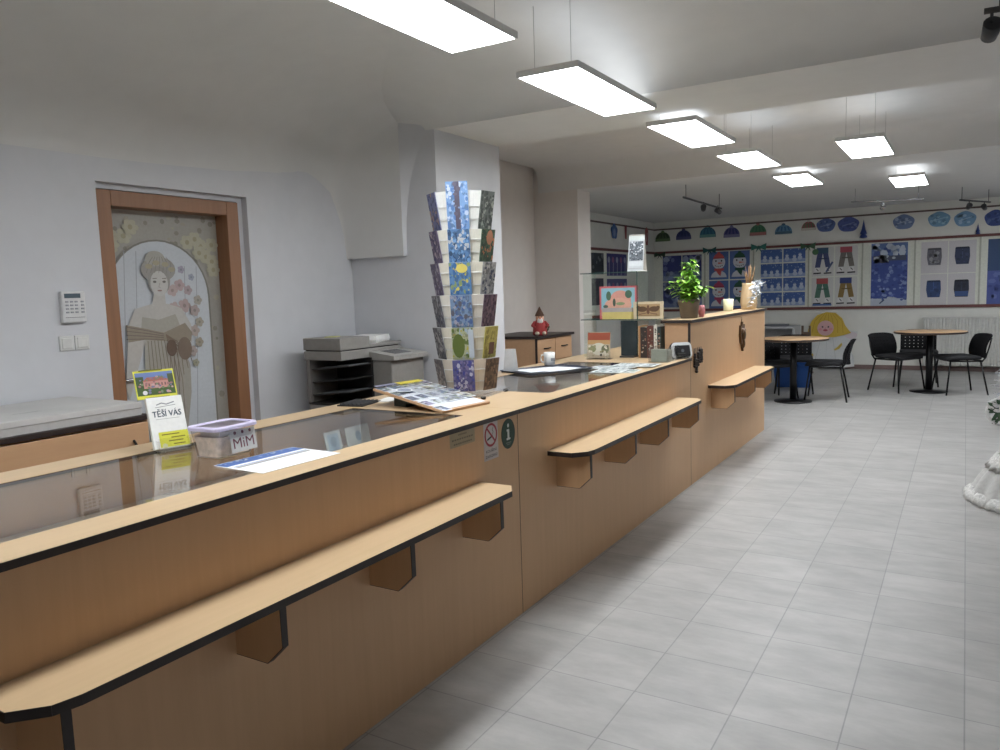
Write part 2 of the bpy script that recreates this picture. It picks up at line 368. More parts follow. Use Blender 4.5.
A.ell(*D(222, 240), .115, .075, (.60, .59, .57)); A.ell(*D(212, 210), .065, .045, (.64, .63, .60)); A.ell(*D(224, 272), .074, .085, (.58, .57, .55)); A.ell(*D(225, 280), .058, .074, (.74, .735, .72))
for i in range(7): A.line([D(190+i*11, 250), D(196+i*10, 222), D(206+i*6, 205)], .003, (.50, .48, .46))
for X in (212, 238): A.ell(*D(X, 275), .012, .007, (.42, .40, .39), n=10); A.line([D(X-6, 266), D(X+6, 265)], .004, (.45, .42, .40))
A.line([D(226, 278), D(223, 290), D(228, 291)], .003, (.58, .55, .53)); A.ell(*D(226, 300), .016, .005, (.58, .48, .46), n=10)
for (X, Y) in ((195, 232), (215, 222), (240, 226), (258, 240)): A.ell(*D(X, Y), .024, .015, (.64, .61, .52), n=10)
lf = A.build('door_leaf', d, (0, .12, ih/2)); lf['label'] = 'pale printed glass with a draped woman and flowers'
MB().tube([(-.345, .098, 1.02), (-.345, .06, 1.02), (-.24, .06, 1.02)], .009, CHROME).build('door_handle', d)

# ------------------------------------------------------------------ wall fittings by the door
t = thing('alarm_keypad', 'white alarm keypad with grey display on the wall left of the door', 'keypad', (XL, 2.283, 1.447), PI/2)
MB().box(-.062, -.03, -.08, .062, 0, .08, plain('keypad_white', (.84, .84, .84), .4)).build('case', t, bevel=.006)
MB().box(-.048, -.032, .045, .035, -.0295, .068, plain('keypad_lcd', (.30, .36, .40), .3)).build('display', t)
kb = MB()
for i in range(4):
    for j in range(4): kb.box(-.045+i*.024+(.008 if i == 3 else 0), -.034, .022-j*.018, -.031+i*.024+(.008 if i == 3 else 0), -.03, .030-j*.018, plain('keypad_keys', (.62, .63, .65), .5))
kb.box(-.05, -.0315, -.055, .05, -.0299, -.053, DGREY)
kb.build('buttons', t)
t = thing('light_switch', 'double white light switch on the wall below the alarm keypad', 'light switch', (XL, 2.28, 1.262), PI/2)
for s_ in (-1, 1):
    q = MB().box(s_*.04-.038, -.009, -.038, s_*.04+.038, 0, .038, plain('switch_white', (.84, .84, .83), .4)).build('switch_frame', t, bevel=.003)
    MB().box(s_*.04-.027, -.014, -.027, s_*.04+.027, -.008, .027, plain('switch_white', (.84, .84, .83), .4)).build('rocker', q, bevel=.003)

# ------------------------------------------------------------------ counters (front face x = XF, run along y)
def bracket(parent, y, x1, z):
    pts = [(XF, z), (x1-.015, z), (x1-.013, z-.113), (x1-.072, z-.168), (XF, z-.168)]
    m = MB(); m.prism(pts, y, y+.02, 'y', BEECHZ, BEECHZ)
    inn = pts[1:5]
    out = [(x1-.0115, z), (x1-.0115, z-.1136), (x1-.0715, z-.1695), (XF, z-.1695)]
    for (a, b), (c, e) in zip(list(zip(inn, out))[:-1], list(zip(inn, out))[1:]):
        m.prism([a, b, e, c], y-.0005, y+.0205, 'y', EDGE)
    return m.build('bracket', parent)
def ledge(parent, y0, y1, ys, z=.683, x1=-1.492, cham=.09, name='writing_ledge'):
    th = .022
    poly = [(XF, y0), (x1-cham*.75, y0), (x1-.012, y0+cham*.65), (x1, y0+cham*1.25), (x1, y1-cham*.8), (x1-cham*.5, y1), (XF, y1)]
    o = MB().prism(poly, z-th, z, 'z', BEECHT).build(name, parent)
    e = MB()
    for (a, b), (c, dd) in zip(poly[:-1], poly[1:]):
        L = math.hypot(c-a, dd-b); nx, ny = (dd-b)/L*.0015, -(c-a)/L*.0015
        e.add([(a, b, z-th-.0003), (c, dd, z-th-.0003), (c+nx, dd+ny, z-th-.0003), (a+nx, b+ny, z-th-.0003), (a, b, z), (c, dd, z), (c+nx, dd+ny, z), (a+nx, b+ny, z)], [(0, 1, 2, 3), (4, 5, 6, 7), (3, 2, 6, 7), (0, 1, 5, 4), (0, 3, 7, 4), (1, 2, 6, 5)], EDGE)
    e.build('edge_band', o)
    for y in ys: bracket(o, y, x1, z-th)
    return o
def counter(root, y0, y1, gy0, gy1, gx0, gx1, xb, sz):
    th = .019
    MB().box(XF-.018, y0, .0, XF, y1, HC-th, BEECHZ).build('front_panel', root)
    w = MB()
    w.box(gx1, y0, HC-th, XF+.008, y1, HC, BEECHT).box(xb, y0, HC-th, gx0, y1, HC, BEECHT)
    if gy0 > y0: w.box(gx0, y0, HC-th, gx1, gy0, HC, BEECHT)
    if gy1 < y1: w.box(gx0, gy1, HC-th, gx1, y1, HC, BEECHT)
    w.build('worktop', root)
    MB().box(XF+.008, y0, HC-th-.0005, XF+.0105, y1, HC-.0005, EDGE).build('edge_band', root)
    gl = MB().box(gx0+.002, gy0+.002, HC-.009, gx1-.002, gy1-.002, HC-.002, GLASS).build('glass_top', root)
    e = MB().box(gx0, gy0, HC-.012, gx0+.003, gy1, HC-.0015, EDGE).box(gx0, gy1-.003, HC-.012, gx1, gy1, HC-.0015, EDGE)
    e.build('glass_edge', gl)
    cs = plain('showcase_lining', (.90, .87, .80), .6)
    m = MB().box(xb+.03, y0, sz-.02, XF-.018, y1, sz, cs).box(xb+.02, y0, .0, xb+.04, y1, HC-th, BEECHZ)
    m.box(xb+.03, y0, 0, XF-.02, y0+.02, HC-th, BEECHZ).box(xb+.03, y1-.02, 0, XF-.02, y1, HC-th, BEECHZ)
    m.build('showcase_shelf', root)
YJ, YJ2, YE = 2.925, 5.445, 7.84
ct = thing('service_counter', 'near beech counter section with the no smoking sign on its front', 'counter', (0, 0, 0))
counter(ct, -.9, YJ-.002, -.6, 2.70, -2.44, -1.818, -2.60, .74)
ledge(ct, .70, 2.60, (.775, 1.345, 1.90, 2.46))
MB().box(XF-.004, YJ-.0045, 0, XF+.0006, YJ-.002, HC-.02, EDGE).build('panel_joint', ct)
# signs stuck to the front
Aq = Art(.176, .062, (.66, .61, .50), .0008)
for i, (tx, f) in enumerate(((0, .06), (1, .15), (2, .13))): [Aq.line([(-f/2+f*q/9, .015-i*.017), (-f/2+f*(q+.72)/9, .015-i*.017)], .006, (.46, .42, .35)) for q in range(9)]
o = Aq.build('paper_label', ct, (XF, 2.484, .889), (0, 0, PI/2)); o['label'] = 'faded cream paper label with three printed lines'
Aq = Art(.112, .156, (.82, .78, .76), .001)
cz = .026
Aq.ell(0, cz, .05, .05, (.66, .22, .25), n=32); Aq.ell(0, cz, .040, .040, (.82, .78, .77), n=32)
Aq.poly([(-.03, cz-.022), (.004, cz-.012), (.004, cz-.004), (-.03, cz-.014)], (.20, .18, .19)); Aq.poly([(.006, cz-.0115), (.013, cz-.0095), (.013, cz-.0015), (.006, cz-.0035)], (.20, .18, .19))
Aq.line([(.010, cz), (.018, cz+.012), (.010, cz+.02), (.017, cz+.03)], .003, (.30, .28, .28))
Aq.line([(-.029, cz+.029), (.029, cz-.029)], .009, (.66, .22, .25))
Aq.text('KOUŘENÍ', 0, -.046, .017, (.15, .14, .15), .082); Aq.text('ZAKÁZÁNO', 0, -.068, .017, (.15, .14, .15), .092)
o = Aq.build('no_smoking_sign', ct, (XF, 2.695, .836), (0, 0, PI/2)); o['label'] = 'white no smoking sign with red ring'
Aq = Art(.12, .13, (.13, .20, .17), .001, outline=[(.058*math.cos(a*PI/16), .066*math.sin(a*PI/16)) for a in range(32)])
Aq.ell(0, 0, .054, .062, (.16, .27, .22), n=32)
WI = (.84, .86, .84)
Aq.ell(0, .036, .008, .009, WI, n=14); Aq.poly([(-.014, .020), (.008, .020), (.008, -.018), (.016, -.018), (.016, -.027), (-.016, -.027), (-.016, -.018), (-.008, -.018), (-.008, .011), (-.014, .011)], WI)
Aq.line([(-.022, -.039), (.022, -.039)], .004, (.45, .50, .46)); Aq.line([(-.015, -.047), (.015, -.047)], .003, (.45, .50, .46))
o = Aq.build('information_sign', ct, (XF, 2.838, .842), (0, 0, PI/2)); o['label'] = 'dark green oval information sign with white i'

c2 = thing('service_counter', 'middle beech counter section with mug and glass shelves on top', 'counter', (0, 0, 0))
counter(c2, YJ, YJ2, 3.44, 5.0, -2.44, -1.795, -2.60, .80)
ledge(c2, 3.20, 5.12, (3.29, 3.875, 4.41, 5.02), .694)

c3 = thing('service_counter', 'tall beech counter section at the far end with plant on top', 'counter', (0, 0, 0))
MB().box(XF-.018, YJ2, 0, XF, YE, HH-.022, BEECHZ).build('front_panel', c3)
MB().box(-1.875, YJ2-.002, HC-.0, XF-.018, YJ2+.018, HH-.022, BEECHO).box(-1.875, YJ2+.018, .0, -1.857, YE, HH-.022, BEECHO).box(-1.857, YE-.02, 0, XF-.018, YE-.002, HH-.022, BEECHO).build('carcass', c3)
MB().box(-1.90, YJ2-.02, HH-.022, XF+.012, YE+.035, HH, BEECHT).build('worktop', c3)
MB().box(XF+.012, YJ2-.02, HH-.0225, XF+.0145, YE+.035, HH-.0005, EDGE).box(-1.90, YJ2-.0225, HH-.0225, XF+.0145, YJ2-.02, HH-.0005, EDGE).box(XF-.018, YJ2-.004, 0, XF+.0005, YJ2, HH-.022, EDGE).build('edge_band', c3)
ledge(c3, 5.88, 7.42, (5.97, 6.64, 7.29), .685)
mb = MB().box(-2.60, YJ2+.002, HC-.019, -1.876, YE, HC, BEECHT).box(-2.60, YJ2+.002, 0, -2.582, YE, HC-.019, BEECHZ).box(-2.582, YE-.018, 0, -1.876, YE, HC-.019, BEECHZ)
mb.build('work_desk', c3)
# bronze ornament and dark lace tag hanging on the tall front
BRZ = plain('bronze', (.34, .25, .17), .45, .5, .15)
t = thing('wall_ornament', 'bronze relief ornament hanging on the tall counter front', 'ornament', (XF, 6.90, .995), PI/2)
m = MB().prism([(-.075, .02), (-.06, .10), (-.03, .075), (-.005, .13), (.02, .085), (.055, .105), (.07, .03), (.06, -.04), (.03, -.06), (.015, -.13), (-.012, -.075), (-.05, -.05)], -.02, 0, 'y', BRZ)
m.sphere((0, -.022, .015), .045, BRZ, sc=(.9, .5, 1.2)).sphere((-.035, -.02, .05), .025, BRZ, sc=(1, .6, 1)).sphere((.035, -.02, .05), .025, BRZ, sc=(1, .6, 1)).sphere((0, -.022, -.06), .028, BRZ, sc=(.8, .6, 1.5))
m.build('relief', t)
MB().tube([(0, -.003, .12), (0, -.008, .15), (.012, -.004, .165)], .003, BRZ).build('hook', t)
t = thing('pendant_bundle', 'dark bead pendants hanging at the low corner of the tall counter', 'pendants', (XF, 5.60, 1.0), PI/2)
rr = random.Random(5)
for i in range(5):
    x = -.085+i*.042; L = .10+.05*rr.random()+(.05 if i == 1 else 0); m = MB().tube([(x, -.005, 0), (x+.004, -.006, -L)], .0025, DGREY, 5)
    for k in range(6): m.sphere((x, -.01, -L+k*.017), .009+.004*rr.random(), plain('dark_beads', (.20, .16, .14), .5), 8, 6)
    m.build('pendant', t)

# ------------------------------------------------------------------ things on the near counter
t = thing('leaflet_holder', 'leaflet holder with yellow picture card on the near counter', 'leaflet holder', (-2.40, 1.70, HC), math.radians(72))
tl = -.34
Mx = Matrix.Rotation(tl, 4, 'X')
m = MB(); m.box(-.055, 0, 0, .055, .003, .20, CLEAR, Mx); m.box(-.055, -.05, 0, .055, .05, .003, CLEAR); m.box(-.055, -.05, 0, .055, -.047, .05, CLEAR); m.box(-.055, -.05, 0, -.053, .01, .04, CLEAR).box(.053, -.05, 0, .055, .01, .04, CLEAR)
m.build('acrylic_stand', t)
Y_ = (.80, .79, .26)
a = Art(.122, .185, (.88, .88, .87), .02)
a.line([(-.03, .064), (-.012, .070), (.004, .064), (.032, .071)], .004, (.52, .52, .54)); a.line([(-.035, .055), (.035, .06)], .002, (.5, .5, .5))
a.text('TĚŠÍ VÁS', 0, .020, .030, (.28, .32, .36), .098); a.text('TĚŠÍ VÁS', .0015, .0212, .030, (.28, .32, .36), .098)
a.line([(-.04, .012), (.04, .012)], .0015, (.6, .6, .6))
a.rect(-.04, -.09, .0605, -.035, Y_)
for i, (x0, x1) in enumerate(((-.03, .03), (.0, .048), (-.01, .04), (.005, .045))): a.line([(x0, -.045-i*.012), (x1, -.045-i*.012)], .004, (.45, .42, .10))
a.ell(-.025, -.085, .009, .009, (.75, .75, .6))
o = a.build('leaflets', t, tuple(Mx @ Vector((0, -.002, .096))), (tl, 0, 0)); o['label'] = 'white leaflets with yellow block'
a = Art(.138, .105, Y_, .003)
a.rect(-.065, -.04, .065, .045, (.38, .45, .62)); a.rect(-.065, -.04, .065, -.012, (.25, .34, .16)); a.rect(-.065, -.012, -.038, .03, (.22, .30, .16)); a.rect(.045, -.012, .065, .035, (.25, .30, .20))
a.rect(-.04, -.015, .045, .012, (.70, .50, .46)); a.poly([(-.042, .012), (.047, .012), (.03, .026), (-.026, .026)], (.60, .36, .32))
for i in range(7): a.rect(-.035+i*.011, -.006, -.030+i*.011, .004, (.42, .32, .32))
a.specks(-.06, -.036, .06, .03, 46, .011, [(.55, .40, .40), (.42, .48, .36), (.70, .58, .56), (.42, .42, .52)], random.Random(3)); a.ell(-.04, -.03, .008, .008, (.8, .8, .8)); a.line([(-.05, .052), (.03, .052)], .004, (.40, .40, .12)); a.line([(-.04, -.05), (.04, -.05)], .004, (.35, .34, .10))
o = a.build('picture_card', t, tuple(Mx @ Vector((-.012, .004, .243))), (tl, 0, 0)); o['label'] = 'yellow card with a picture of a pink palace'
MB().box(-.05, .0005, .175, .05, .0035, .20, ink(Y_), Mx).build('card_tab', t)

t = thing('food_box', 'clear plastic box with lavender lid standing by the leaflet holder', 'box', (-2.15, 1.725, HC), math.radians(93))
PL = glass('frosted_plastic', (.90, .88, .88), .3, 1.9)
LAV = plain('lavender_lid', (.78, .75, .86), .35)
def rr_box(w, h, r, z, n=4):
    p = []
    for cx, cy, a0 in ((w/2-r, h/2-r, 0), (-w/2+r, h/2-r, 90), (-w/2+r, -h/2+r, 180), (w/2-r, -h/2+r, 270)):
        for i in range(n+1): a_ = math.radians(a0+90*i/n); p.append((cx+r*math.cos(a_), cy+r*math.sin(a_), z))
    return p
def loft(rings, mat, cap0=True, cap1=True):
    m = MB(); n = len(rings[0]); fs = []
    for j in range(len(rings)-1):
        for i in range(n): fs.append((j*n+i, j*n+(i+1) % n, (j+1)*n+(i+1) % n, (j+1)*n+i))
    if cap0: fs.append(tuple(reversed(range(n))))
    if cap1: fs.append(tuple((len(rings)-1)*n+i for i in range(n)))
    return m.add([p for r in rings for p in r], fs, mat)
loft([rr_box(.15, .115, .02, 0), rr_box(.18, .142, .025, .095)], PL, True, False).build('tub', t)
loft([rr_box(.14, .105, .018, .003), rr_box(.160, .122, .02, .07)], plain('box_contents', (.90, .84, .80), .7, 0, .2, 60)).build('contents', t)
loft([rr_box(.192, .152, .028, .092), rr_box(.192, .152, .028, .101), rr_box(.185, .146, .025, .105), rr_box(.160, .122, .02, .105), rr_box(.156, .118, .02, .101)], LAV, True, False).build('lid', t)
loft([rr_box(.156, .118, .02, .0995), rr_box(.156, .118, .02, .101)], PL).build('lid_window', t)
MB().box(-.06, -.05, .06, .04, .04, .084, WHITE).box(-.02, -.03, .084, .06, .045, .09, WHITE).build('paper_slips', t)
a = Art(.112, .074, (.80, .80, .80), .001)
PU = (.42, .20, .27)
a.text('MiM', 0, -.024, .050, PU, .09)
for x in (-.033, 0, .033): a.ell(x, .028, .006, .006, PU, n=12)
o = a.build('label_sheet', t, (.024, -.0668, .048), (.0, 0, 0)); o.rotation_euler = (-.14, 0, 0); o['label'] = 'white paper label with dark red letters'

# the paper sheets on the glass
a = Art(.32, .235, (.93, .94, .95), .0012)
a.rect(-.158, .055, .158, .115, (.27, .38, .60)); a.line([(-.14, .055), (.14, .055)], .004, (.75, .8, .88)); a.rect(-.148, .03, .148, .038, (.40, .48, .64)); a.rect(-.148, .008, .148, .026, (.60, .60, .58))
for i in range(5): a.line([(-.12, -.02-i*.014), (.12-.03*(i % 3), -.02-i*.014)], .002, (.80, .82, .84))
rr = random.Random(8)
a.specks(-.156, .08, .156, .114, 30, .014, [(.55, .62, .75), (.2, .3, .5), (.7, .72, .75)], rr)
o = a.build('leaflet', None, (-1.895, 1.73, HC+.0005), (FLAT, 0, PI/2-.05)); tag(o, 'white leaflet with blue header lying flat on the counter glass', 'leaflet')
for i, (y, c1, lab) in enumerate(((2.535, (.62, .74, .84), 'pale blue brochure standing inside the near showcase, left of two'), (2.70, (.80, .84, .84), 'white and pale blue brochure standing inside the near showcase, right of two'))):
    a = Art(.10+.06*i, .115, (.80, .83, .84), .003); a.rect(-.035, -.04, .035, .045, c1); a.ell(0, .01, .02, .025, (.45, .58, .70)); a.line([(-.03, -.048), (.03, -.048)], .004, (.5, .55, .6))
    o = a.build('brochure', None, (-2.42, y, .7975), (-.20, 0, PI/2)); tag(o, lab, 'brochure', 'brochures inside the near glass showcase')
# postcard carousel
CX, CY = -2.165, 3.265
t = thing('postcard_carousel', 'white wire postcard carousel standing on the counter', 'postcard stand', (CX, CY, HC))
m = loft([rr_box(.34, .34, .03, .012), rr_box(.34, .34, .03, .026)], CLEAR); m.build('base', t, rot=(0, 0, .15))
for x in (-1, 1):
    for y in (-1, 1): MB().lathe([(.012, 0), (.014, .012)], BLACK, 10, (x*.145, y*.145, 0)).build('foot', t, rot=(0, 0, .15))
MB().lathe([(.010, .026), (.010, 1.0), (.004, 1.01)], WIRE, 10).build('pole', t)
TO = math.atan2(-CY, -CX)          # direction towards the room side the stand is looked at from
COLS = [-67, -37, -8, 22, 52]+[82+30*i for i in range(7)]
CWS = [.106, .086]*6
PITCH = .158; CW, CH = .118, .158; RC = .125
for k in range(6):
    z0 = .032+k*PITCH; m = MB()
    for zz, r in ((z0, RC+.004), (z0+.05, RC+.012), (z0+.11, RC+.022)):
        ring = []
        for ci_, ca in enumerate(COLS):
            a = TO+math.radians(ca); ux, uy = -math.sin(a), math.cos(a); w2 = CWS[ci_]*(.40 if zz > z0 else .34)
            ring += [(r*math.cos(a)-ux*w2, r*math.sin(a)-uy*w2, zz), (r*math.cos(a)+ux*w2, r*math.sin(a)+uy*w2, zz)]
        m.tube(ring, .0023, WIRE, 5, True)
    for ci_, ca in enumerate(COLS):
        a = TO+math.radians(ca); CW = CWS[ci_]*.9; ux, uy = -math.sin(a), math.cos(a); cx, cy = math.cos(a), math.sin(a)
        for s_ in (-1, 1):
            w2 = CW*.46*s_
            m.tube([(.01*cx, .01*cy, z0), ((RC+.004)*cx+ux*w2*.85, (RC+.004)*cy+uy*w2*.85, z0), ((RC+.024)*cx+ux*w2, (RC+.024)*cy+uy*w2, z0+.11), ((RC+.024)*cx+ux*w2*.85, (RC+.024)*cy+uy*w2*.85, z0+.11)], .0023, WIRE, 5)
    m.build('wire_tier', t)
TIER = ['bottom tier', 'second lowest tier', 'third lowest tier', 'third highest tier', 'second highest tier', 'top tier']
FC = [((.33, .33, .52), [(.25, .27, .55), (.45, .42, .58), (.7, .7, .78)], 'purple blue'), ((.66, .68, .55), [(.35, .42, .20), (.70, .66, .25), (.62, .68, .74)], 'green yellow'), ((.45, .55, .68), [(.28, .38, .58), (.62, .62, .68), (.35, .35, .40)], 'blue and lilac'),
      ((.36, .52, .70), [(.25, .42, .62), (.82, .76, .35), (.55, .62, .42)], 'yellow flowered blue'), ((.35, .50, .68), [(.20, .30, .42), (.45, .62, .80), (.72, .74, .76)], 'dark blue and grey'), ((.48, .62, .80), [(.36, .50, .72), (.62, .72, .86), (.75, .80, .88)], 'tall sky blue')]
RCc = [((.42, .34, .28), [(.30, .24, .20), (.52, .42, .34)], 'brown'), ((.76, .72, .40), [(.80, .76, .42), (.70, .66, .36)], 'yellow brown'), ((.42, .34, .40), [(.32, .24, .30), (.52, .42, .46)], 'plum brown'), ((.62, .62, .62), [(.30, .32, .40), (.78, .78, .76)], 'grey portrait'), ((.32, .40, .32), [(.22, .30, .24), (.72, .48, .34)], 'green with orange'), ((.42, .44, .42), [(.28, .30, .29), (.6, .62, .58)], 'dark grey green')]
LC = [((.45, .44, .45), [(.34, .34, .38), (.62, .60, .60)], 'grey'), ((.40, .40, .42), [(.28, .28, .30), (.6, .6, .6)], 'charcoal'), ((.42, .42, .44), [(.30, .30, .36), (.6, .6, .62)], 'slate'), ((.45, .42, .50), [(.32, .30, .42), (.62, .60, .64)], 'violet grey'), ((.44, .40, .50), [(.28, .26, .40), (.66, .62, .64)], 'dull violet'), ((.42, .44, .56), [(.28, .30, .45), (.62, .52, .46)], 'blue violet')]
rr = random.Random(21)
tilt = math.atan2(.018, .11)
for ci, (ca, name) in enumerate(zip(COLS[:5], ('at the left edge', 'left of centre', 'in the middle', 'right of centre', 'at the right edge'))):
    for k in range(6):
        CW = CWS[ci]; hh = CH*(1.42 if (k == 5 and ci in (2,)) else 1.16 if k == 5 else 1.0)
        a_ = TO+math.radians(ca)
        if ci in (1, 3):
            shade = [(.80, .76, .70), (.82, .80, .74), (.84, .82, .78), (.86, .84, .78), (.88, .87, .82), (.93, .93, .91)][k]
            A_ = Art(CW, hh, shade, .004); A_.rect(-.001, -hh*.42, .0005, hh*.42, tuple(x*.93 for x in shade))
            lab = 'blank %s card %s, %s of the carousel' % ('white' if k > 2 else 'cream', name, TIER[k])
        else:
            base, cols, nm = (LC, None, FC, None, RCc)[ci][k]
            A_ = Art(CW, hh, base, .004); A_.specks(-CW*.5, -hh*.5, CW*.5, hh*.5, 120, .017, cols+[base, tuple(v*.8 for v in base)], rr, 1.5)
            if ci == 2 and k == 5: A_.rect(-.012, -hh*.5, .012, hh*.5, (.36, .34, .40)); A_.specks(-.02, -hh*.3, .02, hh*.5, 12, .02, [(.40, .38, .44), (.5, .58, .72)], rr)
            if ci == 2 and k == 3: A_.ell(.01, .05, .028, .022, (.86, .80, .42))
            if ci == 2 and k == 1: A_.ell(-.02, -.01, .03, .06, (.34, .40, .16)); A_.rect(.03, -.07, .055, .07, (.70, .74, .78))
            if ci == 4 and k == 1: A_.rect(-.012, -.06, .03, .0, (.42, .30, .24))
            if ci == 4 and k == 4: A_.ell(.01, .04, .025, .035, (.72, .50, .38))
            lab = '%s postcard %s, %s of the carousel' % (nm, name, TIER[k])
        z0 = .032+k*PITCH+.003
        rc = RC+(.008 if ci in (0, 2, 4) else -.004)
        o = A_.build('postcard', None)
        # foot of the card sits on the tier wire, the card leans outwards
        M_ = Matrix.Translation((CX+rc*math.cos(a_), CY+rc*math.sin(a_), HC+z0)) @ Matrix.Rotation(a_+PI/2, 4, 'Z') @ Matrix.Rotation(tilt, 4, 'X') @ Matrix.Translation((0, 0, hh/2))
        o.matrix_world = M_
        tag(o, lab, 'postcard', 'postcards in the wire carousel')

# tilted photo board
t = thing('photo_board', 'tilted wooden board covered in photos lying before the carousel', 'display board', (-1.905, 2.855, HC), 0)
L_, W_, Zt = .455, .315, .072
ang = math.asin(Zt/L_)
Tb = Matrix.Rotation(ang, 4, 'Y') @ Matrix.Identity(4)
sk = Matrix(((1, 0, 0, 0), (-.16, 1, 0, 0), (0, 0, 1, 0), (0, 0, 0, 1)))
TT = Matrix.Translation((0, 0, .001)) @ Tb
m = MB().box(-L_, -W_/2, 0, 0, W_/2, .012, BEECHO, TT); m.build('board', t, rot=(0, 0, -.15), bevel=.002)
a = Art(W_-.03, L_-.03, (.84, .86, .89), .001)
rr = random.Random(11)
for i in range(5):
    for j in range(5):
        if j < 1 and i > 0: continue
        u = -.13+i*.065; v = -.20+j*.095
        col = rr.choice([(.42, .44, .50), (.55, .56, .62), (.62, .62, .55), (.38, .42, .52), (.70, .72, .76), (.52, .50, .60)])
        a.rect(u-.027, v-.036, u+.027, v+.04, (.90, .91, .92)); a.rect(u-.024, v-.028, u+.024, v+.036, col)
        a.specks(u-.024, v-.028, u+.024, v+.036, 7, .02, [(.3, .3, .36), (.78, .78, .8), (.48, .52, .45)], rr)
a.rect(-.155, .205, .12, .232, (.50, .50, .58)); a.rect(-.02, .19, .14, .232, (.84, .78, .30)); a.ell(-.08, .10, .045, .035, (.90, .91, .92)); a.ell(-.08, .10, .036, .027, (.55, .58, .66))
o = a.build('photo_sheet', t); o.matrix_local = Matrix.Rotation(-.15, 4, 'Z') @ TT @ Matrix.Translation((-L_/2, 0, .0125)) @ Matrix.Rotation(PI/2, 4, 'Z') @ Matrix.Rotation(-PI/2, 4, 'X')
o['label'] = 'white sheet of small photos with yellow strip'
MB().box(-.37, -.10, 0, -.29, .10, .044, plain('dark_green_prop', (.16, .20, .17), .6)).build('prop', t, rot=(0, 0, -.15))
t = tag(MB().box(-.07, -.09, .0, .07, .09, .006, BLACK).build('mesh_tray', None, (-2.50, 2.81, HC), (0, 0, .2), bevel=.002), 'small black mesh mat at the back edge under the photo board', 'mat')
me_ = MB()
for i in range(6): me_.box(-.06+i*.022, -.08, .006, -.052+i*.022, .08, .012, DGREY)
me_.build('ribs', t)
t = tag(loft([rr_box(.11, .15, .01, 0), rr_box(.11, .15, .01, .004)], WHITE).build('note_paper', None, (-2.43, 2.97, HC), (0, 0, .3)), 'small white note paper behind the raised edge of the photo board', 'paper')

# ------------------------------------------------------------------ middle counter
t = thing('clear_bottle', 'small clear plastic stand right beside the carousel', 'stand', (-2.50, 4.27, HC), .3)
MB().prism([(-.05, 0), (.05, 0), (.035, .15), (-.035, .15)], -.002, .002, 'y', plain('milky_acrylic', (.80, .81, .82), .3)).build('back_plate', t)
MB().box(-.05, -.06, 0, .05, .0, .004, CLEAR).build('base', t)
t = tag(loft([rr_box(.34, .50, .03, 0), rr_box(.36, .52, .03, .011), rr_box(.34, .50, .03, .011), rr_box(.33, .49, .03, .005)], plain('navy_folder', (.22, .24, .30), .45)).build('document_tray', None, (-2.32, 4.42, HC), (0, 0, -.45)), 'dark navy document tray with papers on the middle counter', 'tray')
for i, (x, y, rz, lab) in enumerate(((-2.33, 4.36, -.5, 'white paper sheet topmost in the dark tray'), (-2.26, 4.44, -.2, 'white paper sheet under the top one in the dark tray'))):
    a = Art(.20, .28, (.90, .91, .92), .001)
    for k in range(9): a.line([(-.08, .11-k*.022), (.07-.03*(k % 3), .11-k*.022)], .002, (.72, .74, .76))
    tag(a.build('paper_sheet', None, (x, y, HC+.0065+.0035*(1-i)), (FLAT, 0, rz)), lab, 'paper', 'papers in the dark tray')
MUG = plain('white_ceramic', (.86, .86, .85), .2)
t = thing('mug', 'white mug standing on the papers of the middle counter', 'mug', (-2.40, 4.62, HC+.0125), .8)
MB().lathe([(.031, 0), (.036, .003), (.038, .05), (.039, .088), (.036, .088), (.034, .01), (.0001, .008)], MUG, 28, cap=False).lathe([(.0001, 0.0), (.031, 0)], MUG, 28, cap=False).build('cup', t)
MB().tube([(-.037, 0, .072), (-.055, 0, .070), (-.063, 0, .048), (-.055, 0, .026), (-.037, 0, .022)], .0055, MUG, 8).build('handle', t)
a = Art(.03, .02, (.5, .5, .52), .0005); a.build('print', t, (.012, -.0385, .04))
ORG = plain('orange_glaze', (.93, .46, .26), .25)
t = tag(MB().lathe([(.04, 0), (.05, .004), (.085, .045), (.08, .046), (.045, .010), (.0001, .008)], ORG, 30, cap=False).lathe([(.0001, 0), (.04, 0)], ORG, 30, cap=False).build('bowl', None, (-2.31, 4.41, .80)), 'orange bowl inside the glass showcase of the middle counter', 'bowl')
t = tag(MB().lathe([(.0001, 0), (.03, 0), (.032, .02), (.0001, .035)], plain('yellow_candle', (.95, .80, .38), .5), 20, cap=False).build('candle', None, (-2.31, 4.41, .8085)), 'yellow candle in the orange bowl', 'candle')
rr = random.Random(17)
for i, (x, y, rz, lab) in enumerate(((-1.86, 4.48, .1, 'white leaflet of dark pictures nearest the front edge of the middle counter'), (-1.96, 4.64, -.15, 'white leaflet of dark pictures behind its neighbour by the front edge'), (-1.85, 4.80, .05, 'white leaflet of dark pictures closest to the clear box'))):
    a = Art(.20, .28, (.78, .80, .80), .002)
    for u in (-.05, .045):
        for v in (-.09, 0, .09): a.rect(u-.035, v-.035, u+.035, v+.03, rr.choice([(.5, .56, .56), (.42, .46, .48), (.6, .62, .6)])); a.specks(u-.035, v-.035, u+.035, v+.03, 6, .03, [(.3, .35, .38), (.8, .82, .82)], rr)
    tag(a.build('leaflet', None, (x, y, HC+.0005+i*.0035), (FLAT, 0, PI/2+rz)), lab, 'leaflet', 'leaflets spread on the middle counter')

